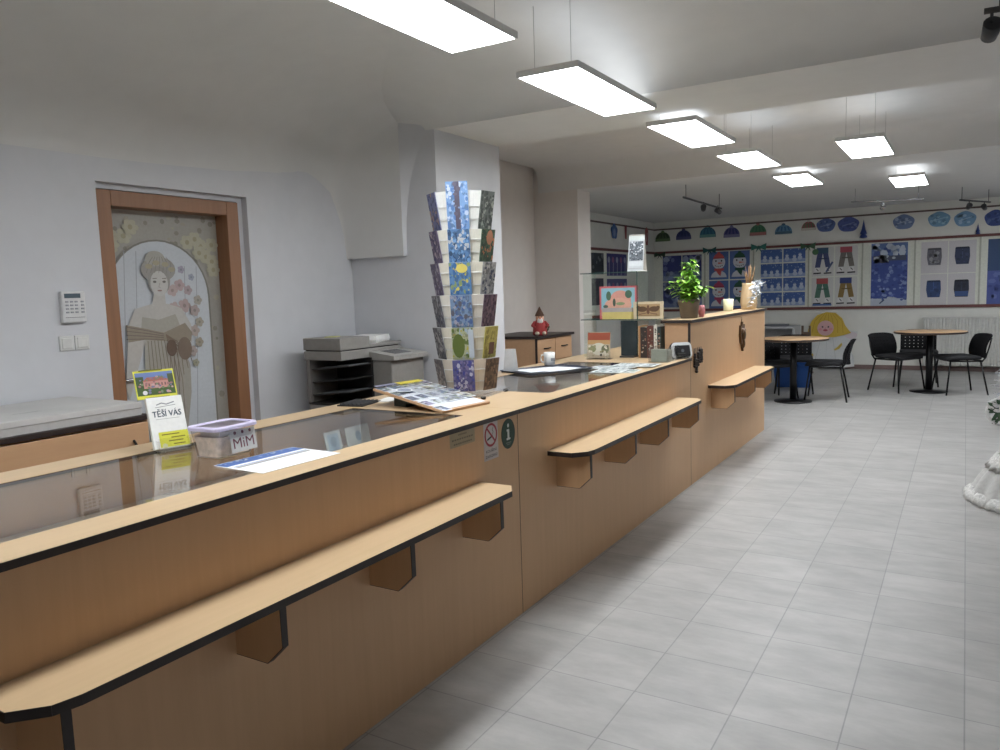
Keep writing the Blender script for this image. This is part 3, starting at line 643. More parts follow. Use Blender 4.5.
# low glass shelves at the end of the middle counter
t = thing('glass_shelf_unit', 'two-tier glass shelf unit on the counter end beside the tall section', 'glass shelf', (-2.19, 5.49, HC))
for z in (.280, .628):
    x1 = .283 if z < .5 else .14
    s_ = MB().box(-.315, -.13, z, x1, .13, z+.006, SHELFG).build('glass_shelf', t)
    MB().box(-.315, -.1325, z, x1, -.13, z+.006, GEDGE).box(-.3175, -.13, z, -.315, .13, z+.006, GEDGE).build('front_edge', s_)
for x, z0, z1 in ((-.30, 0, .628), (.13, 0, .628), (.272, 0, .280)):
    MB().box(x-.003, -.11, z0, x+.003, .12, z1, SHELFG).build('glass_upright', t)
MB().box(.1265, -.1125, .286, .1335, -.11, .628, GEDGE).build('upright_edge', t)

ZS1, ZS2 = HC+.286, HC+.634
t = tag(Art(.30, .245, (.76, .36, .38), .03).rect(-.145, -.117, .145, .117, (.80, .42, .44)).rect(-.135, -.10, .135, .108, (.55, .74, .80)).ell(.02, .015, .085, .075, (.85, .62, .56)).ell(.0, -.02, .11, .055, (.86, .66, .58)).ell(-.075, .05, .02, .035, (.30, .42, .34)).ell(.085, .06, .028, .03, (.32, .44, .36)).ell(.02, -.01, .035, .012, (.55, .62, .45)).ell(-.03, .0, .012, .03, (.30, .36, .30)).ell(-.10, -.03, .02, .012, (.35, .42, .38)).rect(-.135, -.10, .135, -.055, (.80, .62, .60)).build('picture_box', None, (-2.248, 5.50, ZS1+.1225)), 'red framed picture box with pink painting on the lower glass shelf', 'picture box')
t = tag(loft([rr_box(.235, .045, .004, 0), rr_box(.235, .045, .004, .052)], plain('yellow_box', (.80, .74, .46), .6)).build('small_box', None, (-2.235, 5.43, ZS1)), 'low yellow box in front of the red framed picture box', 'box')
t = tag(loft([rr_box(.235, .04, .004, 0), rr_box(.235, .04, .004, .03)], plain('grey_box', (.66, .63, .62), .6)).build('small_box', None, (-2.235, 5.43, ZS1+.052)), 'low grey box lying on the yellow box', 'box')
a = Art(.225, .125, (.80, .74, .62), .02); a.rect(-.09, -.045, .09, .045, (.66, .55, .40))
for s_ in (-1, 1): a.ell(s_*.045, .008, .038, .02, (.38, .28, .20)); a.ell(s_*.075, .02, .015, .012, (.38, .28, .20)); a.line([(s_*.01, -.02), (s_*.07, -.03)], .006, (.48, .36, .26))
a.ell(0, 0, .012, .03, (.42, .30, .22)); a.ell(0, .028, .009, .009, (.42, .30, .22)); a.line([(-.08, -.037), (.08, -.037)], .004, (.5, .4, .3))
tag(a.build('wooden_plaque', None, (-1.985, 5.42, ZS1+.0625)), 'small pale wooden plaque with brown ornament on the lower glass shelf', 'plaque')
t = tag(MB().lathe([(.018, 0), (.02, .002), (.02, .06), (.008, .075), (.008, .10), (.011, .10), (.011, .12), (.0001, .121)], glass('bottle_glass', (.88, .93, .97), .05), 16, cap=False).build('glass_bottle', None, (-2.03, 5.55, ZS1)), 'small clear glass bottle behind the wooden plaque', 'bottle')
# desk calendar on the top shelf
t = thing('desk_calendar', 'white tent calendar with dark picture on the top glass shelf', 'calendar', (-2.095, 5.50, ZS2), .12)
a = Art(.115, .275, (.74, .76, .77), .004); a.rect(-.05, -.06, .052, .085, (.34, .37, .40)); a.specks(-.05, -.06, .052, .085, 70, .013, [(.80, .82, .84), (.22, .24, .27), (.55, .58, .6)], random.Random(4)); a.rect(-.05, -.10, .052, -.07, (.78, .80, .81)); a.line([(-.05, -.118), (.05, -.118)], .003, (.6, .6, .6)); a.rect(-.052, .095, .052, .13, (.76, .79, .78))
a.build('front_sheet', t, (.0, -.055, .135), (-.22, 0, 0))
Art(.115, .275, (.70, .68, .64), .004).build('back_sheet', t, (0, .0, .135), (.22, 0, 0))
MB().box(-.058, -.09, .0, .058, .03, .004, WHITE).build('base_strip', t)
# things under the shelves
t = thing('picture_stand', 'acrylic stand holding a colourful picture card under the glass shelves', 'picture stand', (-2.30, 5.22, HC), .1)
a = Art(.175, .185, (.70, .66, .58), .003); a.rect(-.085, .035, .085, .09, (.60, .30, .22)); a.rect(-.085, .005, .085, .035, (.72, .58, .40)); a.ell(0, -.03, .06, .045, (.80, .80, .74)); a.ell(-.05, -.03, .03, .025, (.52, .54, .40)); a.ell(.05, -.03, .03, .03, (.42, .44, .34)); a.specks(-.08, -.085, .08, 0, 26, .02, [(.36, .34, .30), (.82, .80, .74), (.58, .56, .42)], random.Random(2))
a.build('card', t, (0, .0, .105), (-.12, 0, 0))
MB().box(-.092, -.04, 0, .092, .06, .005, CLEAR).box(-.092, -.018, .005, .092, -.015, .06, CLEAR).build('acrylic_stand', t)
t = thing('tablet_screen', 'dark flat screen standing under the lower glass shelf', 'screen', (-2.145, 5.42, HC), .0)
MB().box(-.065, 0, .012, .065, .02, .272, plain('dark_screen', (.19, .23, .25), .15)).build('screen', t, bevel=.004)
MB().box(-.055, -.05, 0, .055, .07, .012, DGREY).build('foot', t)
bk = [(-2.035, .012, .235, .16, (.66, .50, .34), 'tan', 0), (-2.005, .040, .225, .17, (.19, .16, .15), 'black and brown', 1), (-1.962, .038, .235, .17, (.36, .20, .17), 'dark red', 1), (-1.925, .020, .24, .16, (.82, .80, .76), 'white', 2), (-1.90, .022, .225, .17, (.14, .19, .18), 'black green', 1)]
xx = -2.055
for x, w_, h_, d_, c, nm, pat in bk:
    w_ *= 1.25; o = thing('book', '%s book standing upright under the lower glass shelf' % nm, 'book', (xx+w_/2, 5.46, HC), 0, 'books under the glass shelf')
    MB().box(-w_/2, -d_/2, .0, -w_/2+.003, d_/2, h_, ink(c)).box(w_/2-.003, -d_/2, 0, w_/2, d_/2, h_, ink(c)).box(-w_/2+.003, -d_/2, 0, w_/2-.003, -d_/2+.003, h_, ink(c)).build('cover', o)
    MB().box(-w_/2+.003, -d_/2+.003, .004, w_/2-.003, d_/2-.004, h_-.004, CREAM).build('pages', o)
    if pat:
        a = Art(w_*.8, h_*.8, None, .0); a.specks(-w_*.4, -h_*.4, w_*.4, h_*.4, 16, .014, [(.7, .66, .6), (.5, .36, .3), (.3, .28, .26)], random.Random(int(w_*1e4))); a.build('spine_print', o, (0, -d_/2-.0003, h_/2))
    xx += w_+.002
# clear box and terminal near the front edge
t = thing('clear_box', 'clear acrylic box with cards at the end of the middle counter', 'box', (-1.79, 5.17, HC), 0)
m = MB(); 
m.box(-.07, -.12, 0, .07, .12, .004, CLEAR).box(-.07, -.12, .004, .07, -.117, .105, CLEAR).box(-.07, .117, .004, .07, .12, .105, CLEAR).box(-.07, -.117, .004, -.067, .117, .105, CLEAR).box(.067, -.117, .004, .07, .117, .105, CLEAR)
m.build('acrylic_case', t)
MB().box(-.055, -.10, .004, .055, -.06, .09, plain('grey_green_cards', (.55, .58, .54), .6)).box(-.055, -.05, .004, .055, .02, .08, plain('pale_cards', (.72, .72, .66), .6)).build('cards', t)
t = thing('card_terminal', 'white rimmed black card terminal by the tall counter corner', 'card terminal', (-1.735, 5.37, HC), math.radians(42))
def rz_ring(w, h, r, y):
    return [(p[0], y, p[1]+h/2) for p in rr_box(w, h, r, 0)]
Mt = Matrix.Rotation(-.35, 4, 'X')
loft([rz_ring(.15, .115, .03, 0), rz_ring(.155, .12, .032, .015), rz_ring(.15, .11, .03, .05)], BLACK).build('body', t, (0, -.03, .003), (-.25, 0, 0))
loft([rz_ring(.15, .115, .03, 0), rz_ring(.152, .117, .03, -.006), rz_ring(.118, .082, .02, -.006)], plain('white_rim', (.86, .87, .87), .3), True, False).build('rim', t, (0, -.03, .003), (-.25, 0, 0))
a = Art(.112, .076, (.10, .10, .11), .001); a.ell(.0, 0, .012, .012, (.35, .36, .38)); a.line([(-.04, -.02), (.02, -.02)], .004, (.3, .3, .3)); a.build('face', t, (0, -.0365+.0, .0606+.0), (-.25, 0, 0))
# ------------------------------------------------------------------ things on the tall counter
t = thing('potted_plant', 'leafy green plant in a grey brown pot on the tall counter', 'plant', (-1.79, 5.75, HH))
POT = plain('grey_brown_pot', (.42, .38, .33), .6)
MB().lathe([(.058, 0), (.062, .003), (.078, .115), (.083, .118), (.083, .142), (.078, .142), (.074, .125)], POT, 28).build('pot', t)
MB().lathe([(.074, .122), (.04, .13), (.0001, .132)], plain('soil', (.20, .15, .11), .9, 0, .3, 90), 20, cap=False).build('soil', t)
LEAF = [plain('leaf_%d' % i, c, .45, 0, .15, 30) for i, c in enumerate(((.46, .66, .22), (.56, .76, .28), (.38, .56, .20), (.66, .84, .42)))]
rr = random.Random(9); st = MB(); fo = MB()
def leaf(mb, p, d, up, L, W, mat):
    d = d.normalized(); s_ = d.cross(up).normalized(); n_ = s_.cross(d)
    ro = []
    for t_ in (0, .2, .45, .75, 1):
        w_ = W*math.sin(PI*min(1, t_*.92+.06))**.8*.5; c_ = p+d*L*t_+n_*(-.25*L*t_*t_)
        ro.append([tuple(c_-s_*w_+n_*w_*.3), tuple(c_), tuple(c_+s_*w_+n_*w_*.3)])
    mb.grid(ro, mat)
for i in range(16):
    a_ = rr.uniform(0, 2*PI); r_ = rr.uniform(0, .06); top = rr.uniform(.19, .31) if i > 3 else rr.uniform(.40, .455)
    lean = rr.uniform(.03, .115) if i > 3 else .015
    p0 = Vector((r_*math.cos(a_)*.5, r_*math.sin(a_)*.5, .13)); p1 = Vector((math.cos(a_)*(r_+lean*.5), math.sin(a_)*(r_+lean*.5), (.13+top)/2+.02)); p2 = Vector((math.cos(a_)*(r_+lean), math.sin(a_)*(r_+lean), top))
    if i <= 3: p2.x *= .3; p2.y *= .3
    st.tube([p0, p1, p2], .003, LEAF[0], 5)
    for q in range(9):
        tt = .15+.85*q/8; p = p0.lerp(p1, tt*2) if tt < .5 else p1.lerp(p2, tt*2-1)
        for s_ in (0, PI):
            an = rr.uniform(0, 2*PI)+s_
            leaf(fo, p, Vector((math.cos(an), math.sin(an), rr.uniform(-.5, .5))), Vector((0, 0, 1)), rr.uniform(.045, .075), rr.uniform(.032, .05), rr.choice(LEAF if top > .3 else LEAF[:3]))
st.build('stem', t, fix=False); fo.build('foliage', t, fix=False)
PNK = plain('pink_wrap', (.80, .50, .52), .6)
t = tag(MB().lathe([(.018, 0), (.03, .05), (.022, .09), (.0001, .092)], PNK, 12, cap=False).lathe([(.0001, 0), (.018, 0)], PNK, 12, cap=False).build('pink_ornament', None, (-1.745, 5.92, HH)), 'small pink ornament right behind the plant pot', 'ornament')
t = tag(MB().lathe([(.036, 0), (.042, .005), (.046, .11), (.043, .11), (.038, .012), (.0001, .01)], plain('ivory_cup', (.87, .86, .72), .4), 24, cap=False).lathe([(.0001, 0), (.036, 0)], plain('ivory_cup', (.87, .86, .72), .4), 24, cap=False).build('cup', None, (-1.86, 7.15, HH)), 'ivory cup standing alone on the tall counter', 'cup')
t = thing('twig_vase', 'pale wooden vase with dry twigs and tinsel at the far end of the tall counter', 'vase', (-1.775, 7.57, HH))
VW = wood('vase_wood', (.74, .64, .50), (.82, .73, .58), 'z')
MB().lathe([(.055, 0), (.068, .004), (.078, .06), (.072, .16), (.06, .23), (.064, .25), (.056, .25), (.05, .22)], VW, 22).build('vase', t)
m = MB(); tn = MB(); rr = random.Random(13)
for i in range(14):
    a_ = rr.uniform(0, 2*PI); e = rr.uniform(.02, .08); z = rr.uniform(.33, .43)
    m.tube([(.02*math.cos(a_), .02*math.sin(a_), .20), (e*.6*math.cos(a_), e*.6*math.sin(a_), .30), (e*math.cos(a_), e*math.sin(a_), z)], [.005, .004, .002], plain('dry_twig', (.55, .43, .30), .8), 5)
m.build('twigs', t)
SIL = plain('silver_tinsel', (.86, .88, .90), .2, .6)
for i in range(420):
    f = i/420; a_ = f*2.4+.2; p = Vector((.085*math.cos(a_-1.4)+rr.gauss(0, .01), .085*math.sin(a_-1.4)+rr.gauss(0, .01), .05+.20*math.sin(f*3)+rr.gauss(0, .012)))
    q = p+Vector((rr.gauss(0, .02), rr.gauss(0, .02), rr.gauss(0, .015))); w_ = Vector((rr.gauss(0, .004), rr.gauss(0, .004), rr.gauss(0, .004)))
    tn.add([p, q, q+w_, p+w_], [(0, 1, 2, 3)], SIL)
tn.build('tinsel', t, fix=False)

# ------------------------------------------------------------------ behind the counter
t = thing('low_cabinet', 'low beech cabinet against the left wall by the door', 'cabinet', (XL+.005, 0, 0))
D_ = .645
MB().box(0, -.9, 0, D_-.02, 2.235, .908, BEECHO).build('body', t)
MB().box(0, -.9, .908, D_+.005, 2.245, .93, EDGE).build('top', t)
for y0, y1 in ((-.88, .14), (.15, 1.18), (1.19, 2.225)):
    q = MB().box(D_-.02, y0, .04, D_, y1, .898, BEECHO).build('door', t, bevel=.002)
    MB().tube([(D_, y1-.08, .62), (D_+.03, y1-.085, .64), (D_+.034, y1-.085, .72), (D_+.03, y1-.085, .80), (D_, y1-.08, .82)], .006, BLACK, 7).build('handle', q)
CARD = plain('grey_flat_carton', (.72, .71, .70), .7)
for i, (y0, y1, h_, rz, lab) in enumerate(((-.35, .50, .045, 0, 'flat grey carton nearest the camera on the low cabinet'), (.52, 1.46, .055, .0, 'flat grey carton with creased top in the middle of the low cabinet'), (1.48, 2.21, .062, 0, 'flat grey carton at the door end of the low cabinet'))):
    o = thing('flat_carton', lab, 'carton', (XL+.33, (y0+y1)/2, .93), rz, 'flat cartons on the low cabinet')
    w_, l_ = .60, y1-y0
    MB().box(-w_/2, -l_/2, 0, w_/2, l_/2, h_*.9, CARD).build('tray', o, bevel=.003)
    MB().box(-w_/2-.003, -l_/2-.003, h_*.55, w_/2+.003, l_/2+.003, h_, plain('grey_carton_lid', (.76, .755, .745), .7, 0, .06, 4)).build('lid', o, bevel=.003)
    a = Art(.14, .03, None, 0.0); a.line([(-.06, .006), (.05, .004)], .005, (.42, .42, .42)); a.line([(-.02, -.01), (.06, -.008)], .004, (.5, .5, .5)); a.build('scribble', o, (.1, -.05, h_+.0006), (FLAT, 0, PI/2))

# copier in the corner
t = thing('copier', 'grey office copier with black trays in the corner by the door', 'copier', (-3.775, 3.74, 0), 0)
# local x to the room, y away from the camera
MB().box(0, .0, .03, .36, .64, .74, GREY).box(.02, .02, 0, .34, .62, .03, BLACK).build('cabinet_base', t, bevel=.008)
for k in range(3):
    q = MB().box(.36, .03, .08+k*.21, .375, .61, .27+k*.21, plain('copier_drawer', (.58, .57, .55), .5)).build('paper_drawer', t, bevel=.004)
    MB().box(.375, .24, .20+k*.21, .382, .44, .235+k*.21, GREYD).build('grip', q)
m = MB().box(0, .0, .74, .03, .28, 1.04, GREYD).box(.03, .26, .74, .34, .29, 1.04, BLACK).box(0.0, .0, .74, .34, .28, .755, BLACK)
m.build('output_bay', t)
for k in range(3):
    zz = .80+k*.085
    q = MB().prism([(.03, zz), (.36, zz+.03), (.36, zz+.036), (.03, zz+.008)], .015, .26, 'y', plain('tray_black', (.13, .13, .13), .4)).build('output_tray', t)
    if k != 1: MB().prism([(.10, zz+.014), (.34, zz+.034), (.34, zz+.039), (.10, zz+.020)], .04, .23, 'y', plain('tray_paper', (.35, .36, .37), .6)).build('paper', q)
MB().box(0, .28, .74, .50, .64, 1.02, GREY).build('engine_tower', t, bevel=.01)
MB().prism([(.26, 1.02), (.53, 1.02), (.53, 1.05), (.26, 1.085)], .27, .65, 'y', plain('copier_panel', (.58, .575, .56), .5)).build('control_panel', t)
MB().prism([(.34, 1.0750), (.47, 1.0582), (.47, 1.0602), (.34, 1.0770)], .36, .54, 'y', plain('copier_screen', (.40, .40, .41), .25)).build('touch_screen', t)
MB().box(-.01, -.01, 1.04, .32, .62, 1.10, GREY).build('scanner', t, bevel=.006)
q = MB().box(-.01, -.012, 1.107, .32, .28, 1.185, GREY).box(.0, .0, 1.10, .31, .60, 1.107, BLACK).box(0, .28, 1.107, .32, .62, 1.13, GREY).build('document_feeder', t, bevel=.01)
for (z, rz, lab, c) in ((1.1305, .35, 'white paper stack on the copier lid', WHITE), (1.1855, .5, 'yellow green note on the document feeder of the copier', plain('yellow_note', (.74, .74, .50), .6))):
    if z < 1.15: o = loft([rr_box(.20, .28, .004, 0), rr_box(.21, .29, .004, .02), rr_box(.20, .27, .004, .048)], c).build('paper_stack', None, (-3.62, 4.21, 1.1305), (0, -.0, rz))
    else: o = loft([rr_box(.08, .12, .003, 0), rr_box(.08, .12, .003, .004)], c).build('note', None, (-3.66, 3.88, z), (0, 0, rz))
    tag(o, lab, 'paper')

# chest of drawers in the alcove with a gnome on it
t = thing('chest_of_drawers', 'beech chest of drawers with dark top in the alcove', 'chest', (-4.255, 6.70, 0), 0)
MB().box(0, 0, 0, .62, .80, .975, BEECHO).build('body', t)
MB().box(-.01, -.01, .975, .66, .815, 1.0, EDGE).build('top', t)
MB().box(.62, -.002, 0, .638, .012, .975, EDGE).build('front_edge', t)
for c_ in range(2):
    for r_ in range(4):
        y0 = .02+c_*.39; z0 = .03+r_*.237
        q = MB().box(.62, y0, z0, .638, y0+.38, z0+.227, BEECHO).build('drawer', t, bevel=.002)
        MB().tube([(.638, y0+.13, z0+.13), (.655, y0+.135, z0+.13), (.655, y0+.245, z0+.13), (.638, y0+.25, z0+.13)], .006, BLACK, 6).build('handle', q)
t = thing('gnome_figure', 'small gnome figure in red coat on the chest of drawers', 'figurine', (-3.70, 6.93, 1.0), .6)
RED = plain('red_cloth', (.64, .24, .24), .8)
MB().lathe([(.06, 0), (.075, .01), (.07, .07), (.058, .13), (.035, .16), (.0001, .165)], RED, 20, cap=False).build('coat', t)
m = MB().sphere((0, -.005, .175), .042, plain('figure_skin', (.84, .64, .52), .7)); m.sphere((0, -.047, .172), .011, plain('figure_nose', (.82, .52, .44), .6), 8, 6)
for s_ in (-1, 1): m.sphere((s_*.015, -.042, .187), .005, BLACK, 8, 6)
m.build('head', t)
MB().lathe([(.05, .195), (.042, .215), (.02, .255), (.006, .285), (.0001, .29)], plain('brown_hat', (.36, .26, .20), .8), 18, cap=False).build('hat', t)
MB().sphere((0, -.04, .135), .032, plain('white_beard', (.85, .83, .80), .9, 0, .1), sc=(1, .6, 1.4)).build('beard', t)
m = MB()
for s_ in (-1, 1): m.tube([(s_*.05, -.005, .135), (s_*.08, -.03, .10), (s_*.06, -.065, .085)], [.017, .015, .013], RED, 8)
m.build('sleeves', t)
m = MB()
for s_ in (-1, 1): m.sphere((s_*.035, -.06, .022), .026, plain('cream_boots', (.84, .78, .70), .7), sc=(.9, 1.4, .8))
m.build('boots', t)
t = thing('dried_bouquet', 'small dark dried bouquet beside the gnome figure', 'bouquet', (-3.69, 7.03, 1.0))
m = MB(); rr = random.Random(2)
for i in range(26):
    a_ = rr.uniform(0, 2*PI); e = rr.uniform(.01, .05); m.tube([(0, 0, 0), (e*.5*math.cos(a_), e*.5*math.sin(a_), .04), (e*math.cos(a_), e*math.sin(a_), rr.uniform(.05, .10))], .004, plain('dry_green', (.30, .30, .20), .8), 5)
m.build('sprigs', t)

# ------------------------------------------------------------------ ceiling lights: slim panels hung on wires
LZ = 2.5
def light(x, y0, y1, lab):
    t = thing('ceiling_light', lab, 'ceiling light', (x, (y0+y1)/2, LZ), 0, 'hanging light panels')
    l = (y1-y0)/2; w_ = .160
    MB().box(-w_-.008, -l-.008, .0, -w_, l+.008, .03, WIRE).box(w_, -l-.008, 0, w_+.008, l+.008, .03, WIRE).box(-w_, -l-.008, 0, w_, -l, .03, WIRE).box(-w_, l, 0, w_, l+.008, .03, WIRE).box(-w_, -l, .024, w_, l, .03, WIRE).build('frame', t)
    MB().box(-w_, -l, .004, w_, l, .010, PANEL_L).build('diffuser', t)
    MB().box(-w_+.02, -l+.02, .0302, w_-.02, l-.02, .032, FILL_U).build('fill_glow', t)  # glowing top sheet, added to lighten the ceiling above the panel
    for sx in (-1, 1):
        for sy in (-1, 1):
            zc = ceil_z(t.location.y+sy*(l-.06))
            MB().tube([(sx*.10, sy*(l-.06), .03), (sx*.10, sy*(l-.06), zc-LZ)], .0012, plain('wire_grey', (.5, .5, .5), .4), 5).build('suspension_wire', t)
    return t
for x, y0, y1, lab in ((-1.88, .40, 1.39, 'hanging light panel above the near counter end'), (-1.80, 1.93, 2.92, 'large hanging light panel nearest the camera in the row'), (-1.765, 3.45, 4.52, 'second hanging light panel from the camera in the row'), (-1.665, 4.99, 5.96, 'third hanging light panel in the row, under the near beam'), (-1.62, 6.48, 7.40, 'fourth hanging light panel in the row above the tall counter'), (-1.52, 8.15, 9.13, 'farthest hanging light panel of the row by the far beam'), (-.715, 6.47, 7.45, 'hanging light panel right of the row before the far beam'), (-.56, 9.15, 10.14, 'hanging light panel at right, deepest in the far room'), (.95, 11.05, 12.04, 'added unseen fill light panel over the right end of the far room')):  # last panel is out of view, added to brighten the far picture wall
    light(x, y0, y1, lab)

# track spotlights
def spot_track(name, p0, p1, spots, lab, mat=DGREY, drop=.0):
    p0 = Vector(p0); p1 = Vector(p1); t = thing(name, lab, 'track light', p0)
    d_ = p1-p0
    MB().tube([(0, 0, 0), tuple(d_)], .012, mat, 6).build('track', t)
    for f in (.06, .94):
        q = d_*f; zc = ceil_z(p0.y+q.y)
        MB().tube([tuple(q), (q.x, q.y, zc-p0.z)], .004, mat, 5).build('hanger', t)
    for f, a_ in spots:
        q = d_*f
        s_ = MB().tube([(q.x, q.y, 0), (q.x, q.y, -.05)], .006, mat, 6).build('spot_arm', t)
        T = Matrix.Translation((q.x, q.y, -.07)) @ Matrix.Rotation(a_, 4, 'Z') @ Matrix.Rotation(1.1, 4, 'X')
        MB().lathe([(.012, -.05), (.028, -.045), (.035, .03), (.031, .03), (.02, 0), (.0001, 0)], mat, 14, T=T, cap=False).build('spot_head', s_)
spot_track('spot_track', (-2.83, 8.9, 2.47), (-2.77, 10.3, 2.44), ((.5, .3), (.9, -.4)), 'dark spotlight track hanging left in the far room')
spot_track('spot_track', (-1.30, 11.0, 2.45), (-.50, 11.3, 2.45), ((.45, .3),), 'pale spotlight track hanging in front of the picture wall', CHROME)
spot_track('spot_track', (-.10, 11.9, 2.45), (.25, 12.6, 2.45), ((.3, .3), (.8, -.3)), 'dark spotlight track at the right in the far room')
spot_track('spot_track', (.03, 3.68, 2.48), (.9, 3.74, 2.48), ((.03, .2), (.6, -.4)), 'dark spotlight track at the top right corner')

# ------------------------------------------------------------------ tables and chairs in the far room
def table(loc, r, lab):
    t = thing('round_table', lab, 'table', loc)
    MB().lathe([(r-.01, .752), (r, .757), (r, .775), (r-.004, .778), (.0001, .778)], wood('table_wood', (.70, .57, .42), (.78, .65, .50), 'x'), 48, cap=False).lathe([(.0001, .752), (r-.01, .752)], EDGE, 48, cap=False).build('tabletop', t)
    MB().lathe([(r+.0005, .755), (r+.003, .757), (r+.003, .775), (r+.0005, .777)], EDGE, 48, cap=False).build('edge_band', t)
    MB().lathe([(.04, .02), (.04, .752)], STEELB, 18).build('column', t)
    MB().lathe([(.22, 0), (.22, .012), (.05, .03)], STEELB, 30).build('base_plate', t)
    return t
table((-.375, 11.25, 0), .415, 'round wooden table at the right in the far room')
table((-1.78, 9.87, 0), .40, 'round wooden table just behind the tall counter')
CHG = 'black stacking chairs around the round tables'
c0 = thing('stacking_chair', 'black chair left of the right round table', 'chair', (-.74, 11.27, 0), 0, CHG)
# chair faces -y in its own frame
def seatw(x, y, z): return (x, y, z-.02*max(0, (-y-.12)/.1)**2+.012*(abs(x)/.22)**2)
m = MB()
poly = rr_box(.46, .42, .07, 0, 5)
rings = [[(p[0]*s_, p[1]*s_, z) for p in poly] for s_, z in ((.93, .425), (1, .437), (1, .455), (.95, .468))]
loft(rings, BLACKF).warp(seatw).build('seat', c0, (0, -.02, 0))
m = MB(); BW, BH = .44, .30; nx, nz = 7, 5; hs = .011
xs = [-BW/2+.06+i*(BW-.12)/(nx-1) for i in range(nx)]; zs = [.06+j*(BH-.12)/(nz-1) for j in range(nz)]
def clipx(z): return BW/2*(1-.10*((z-BH/2)/(BH/2))**4)
edges = [0]
for z in zs: edges += [z-hs/2, z+hs/2]
edges.append(BH)
for k in range(len(edges)-1):
    z0, z1 = edges[k], edges[k+1]; xb = BW/2-(.03 if k in (0, len(edges)-2) else 0)
    if k % 2 == 0:
        n_ = 10
        for i in range(n_):
            if k in (0, len(edges)-2):
                zc0, zc1 = (z0, z1)
            m.box(-BW/2+BW*i/n_, -.011, z0, -BW/2+BW*(i+1)/n_, .011, z1, BLACKP)
    else:
        br_ = [-BW/2]+[v for x in xs for v in (x-hs/2, x+hs/2)]+[BW/2]
        for i in range(0, len(br_), 2): m.box(br_[i], -.011, z0, br_[i+1], .011, z1, BLACKP)
def backw(x, y, z):
    e = max(0, abs(x)/(BW/2)); zz = (z-BH/2)*(1-.16*e**4)+BH/2
    return (x, y+.22*(z-.0)*.9+(-.05*(x/(BW/2))**2)+.03*((z-BH/2)/(BH/2))**2, zz)
m.warp(backw).build('backrest', c0, (0, .235, .445))
for sx in (-1, 1):
    MB().tube([(sx*.19, -.17, .43), (sx*.235, -.225, 0)], .011, STEELB, 8).build('leg', c0)
    MB().tube([(sx*.19, .17, .43), (sx*.235, .25, 0)], .011, STEELB, 8).build('leg', c0)
    MB().tube([(sx*.19, .19, .415), (sx*.195, .225, .46), (sx*.19, .262, .58), (sx*.18, .292, .70)], .010, STEELB, 8).build('back_post', c0)
m = MB().tube([(-.19, -.17, .42), (-.19, .19, .415), (.19, .19, .415), (.19, -.17, .42)], .010, STEELB, 8, True); m.build('seat_frame', c0)
c0.rotation_euler.z = math.radians(54)
dup(c0, (-.05, 11.22, 0), math.radians(-68), 'black chair right of the right round table')
dup(c0, (-.53, 11.93, 0), math.radians(4), 'black chair behind the right round table, back to the wall')
dup(c0, (-1.45, 10.17, 0), math.radians(-86), 'black chair right of the round table by the tall counter')
dup(c0, (-2.06, 10.0, 0), math.radians(40), 'black chair behind the tall counter, left of the round table')
dup(c0, (-1.93, 10.75, 0), math.radians(10), 'black chair behind the round table by the tall counter')

# radiator, board, box and angel by the far wall
t = thing('radiator', 'white ribbed radiator under the pictures on the far wall', 'radiator', (.30, YB-.11, .10))
RW = plain('radiator_white', (.80, .80, .78), .5)
m = MB(); n_ = 40
for i in range(n_):
    x = -.86+i*1.72/n_; m.prism([(x, -.028), (x+.012, -.04), (x+.031, -.04), (x+.043, -.028), (x+.043, .028), (x, .028)], 0, .72, 'z', RW)
m.build('ribbed_panel', t)
MB().box(-.87, -.045, .72, .87, .045, .745, RW).build('top_grille', t, bevel=.004)
MB().box(-.80, -.02, -.10, -.77, .02, .0, RW).box(.77, -.02, -.10, .80, .02, 0, RW).box(-.5, .028, .5, -.46, .075, .55, RW).box(.5, .028, .5, .54, .075, .55, RW).build('support', t)
t = thing('storage_crate', 'blue plastic crate on the floor behind the left round table', 'crate', (-2.05, 11.35, 0), .1)
BLU = plain('blue_plastic', (.16, .34, .62), .45)
loft([rr_box(.44, .32, .03, 0), rr_box(.50, .38, .03, .30), rr_box(.53, .41, .03, .30), rr_box(.53, .41, .03, .32), rr_box(.48, .36, .03, .32), rr_box(.43, .31, .03, .02)], BLU).build('tub', t)
t = thing('side_desk', 'grey white desk with papers against the far wall behind the left table', 'desk', (-2.80, YB-.34, 0))
DW = plain('desk_white', (.76, .77, .78), .5)
MB().box(-.42, -.28, .70, .42, .28, .73, DW).build('desktop', t, bevel=.003)
for sx in (-1, 1): MB().box(sx*.40-.02, -.26, 0, sx*.40+.02, .26, .70, DW).build('side_panel', t)
MB().box(-.38, .22, .15, .38, .24, .70, DW).build('back_panel', t)
tag(MB().box(-.20, -.12, 0, .20, .12, .03, plain('grey_case', (.42, .43, .46), .5)).build('flat_case', None, (-2.72, YB-.36, .73), (0, 0, .1), bevel=.004), 'flat grey case lying on the desk at the far wall', 'case')
t = thing('wooden_stand', 'narrow brown wooden stand between the desk and the angel figure', 'stand', (-2.155, 13.0, 0))
BRW = wood('brown_wood', (.36, .29, .24), (.44, .36, .30), 'z')
for sx in (-1, 1): MB().box(sx*.055-.015, -.02, 0, sx*.055+.015, .02, .76, BRW).build('post', t)
MB().box(-.04, -.015, .18, .04, .015, .24, BRW).box(-.04, -.012, .42, .04, .012, .66, BRW).build('cross_board', t)
MB().box(-.10, -.10, 0, .10, .10, .02, BRW).build('base', t)
t = thing('paper_angel', 'paper angel with yellow hair leaning on the far wall', 'angel figure', (-1.95, YB-.16, 0))
lean = -.10
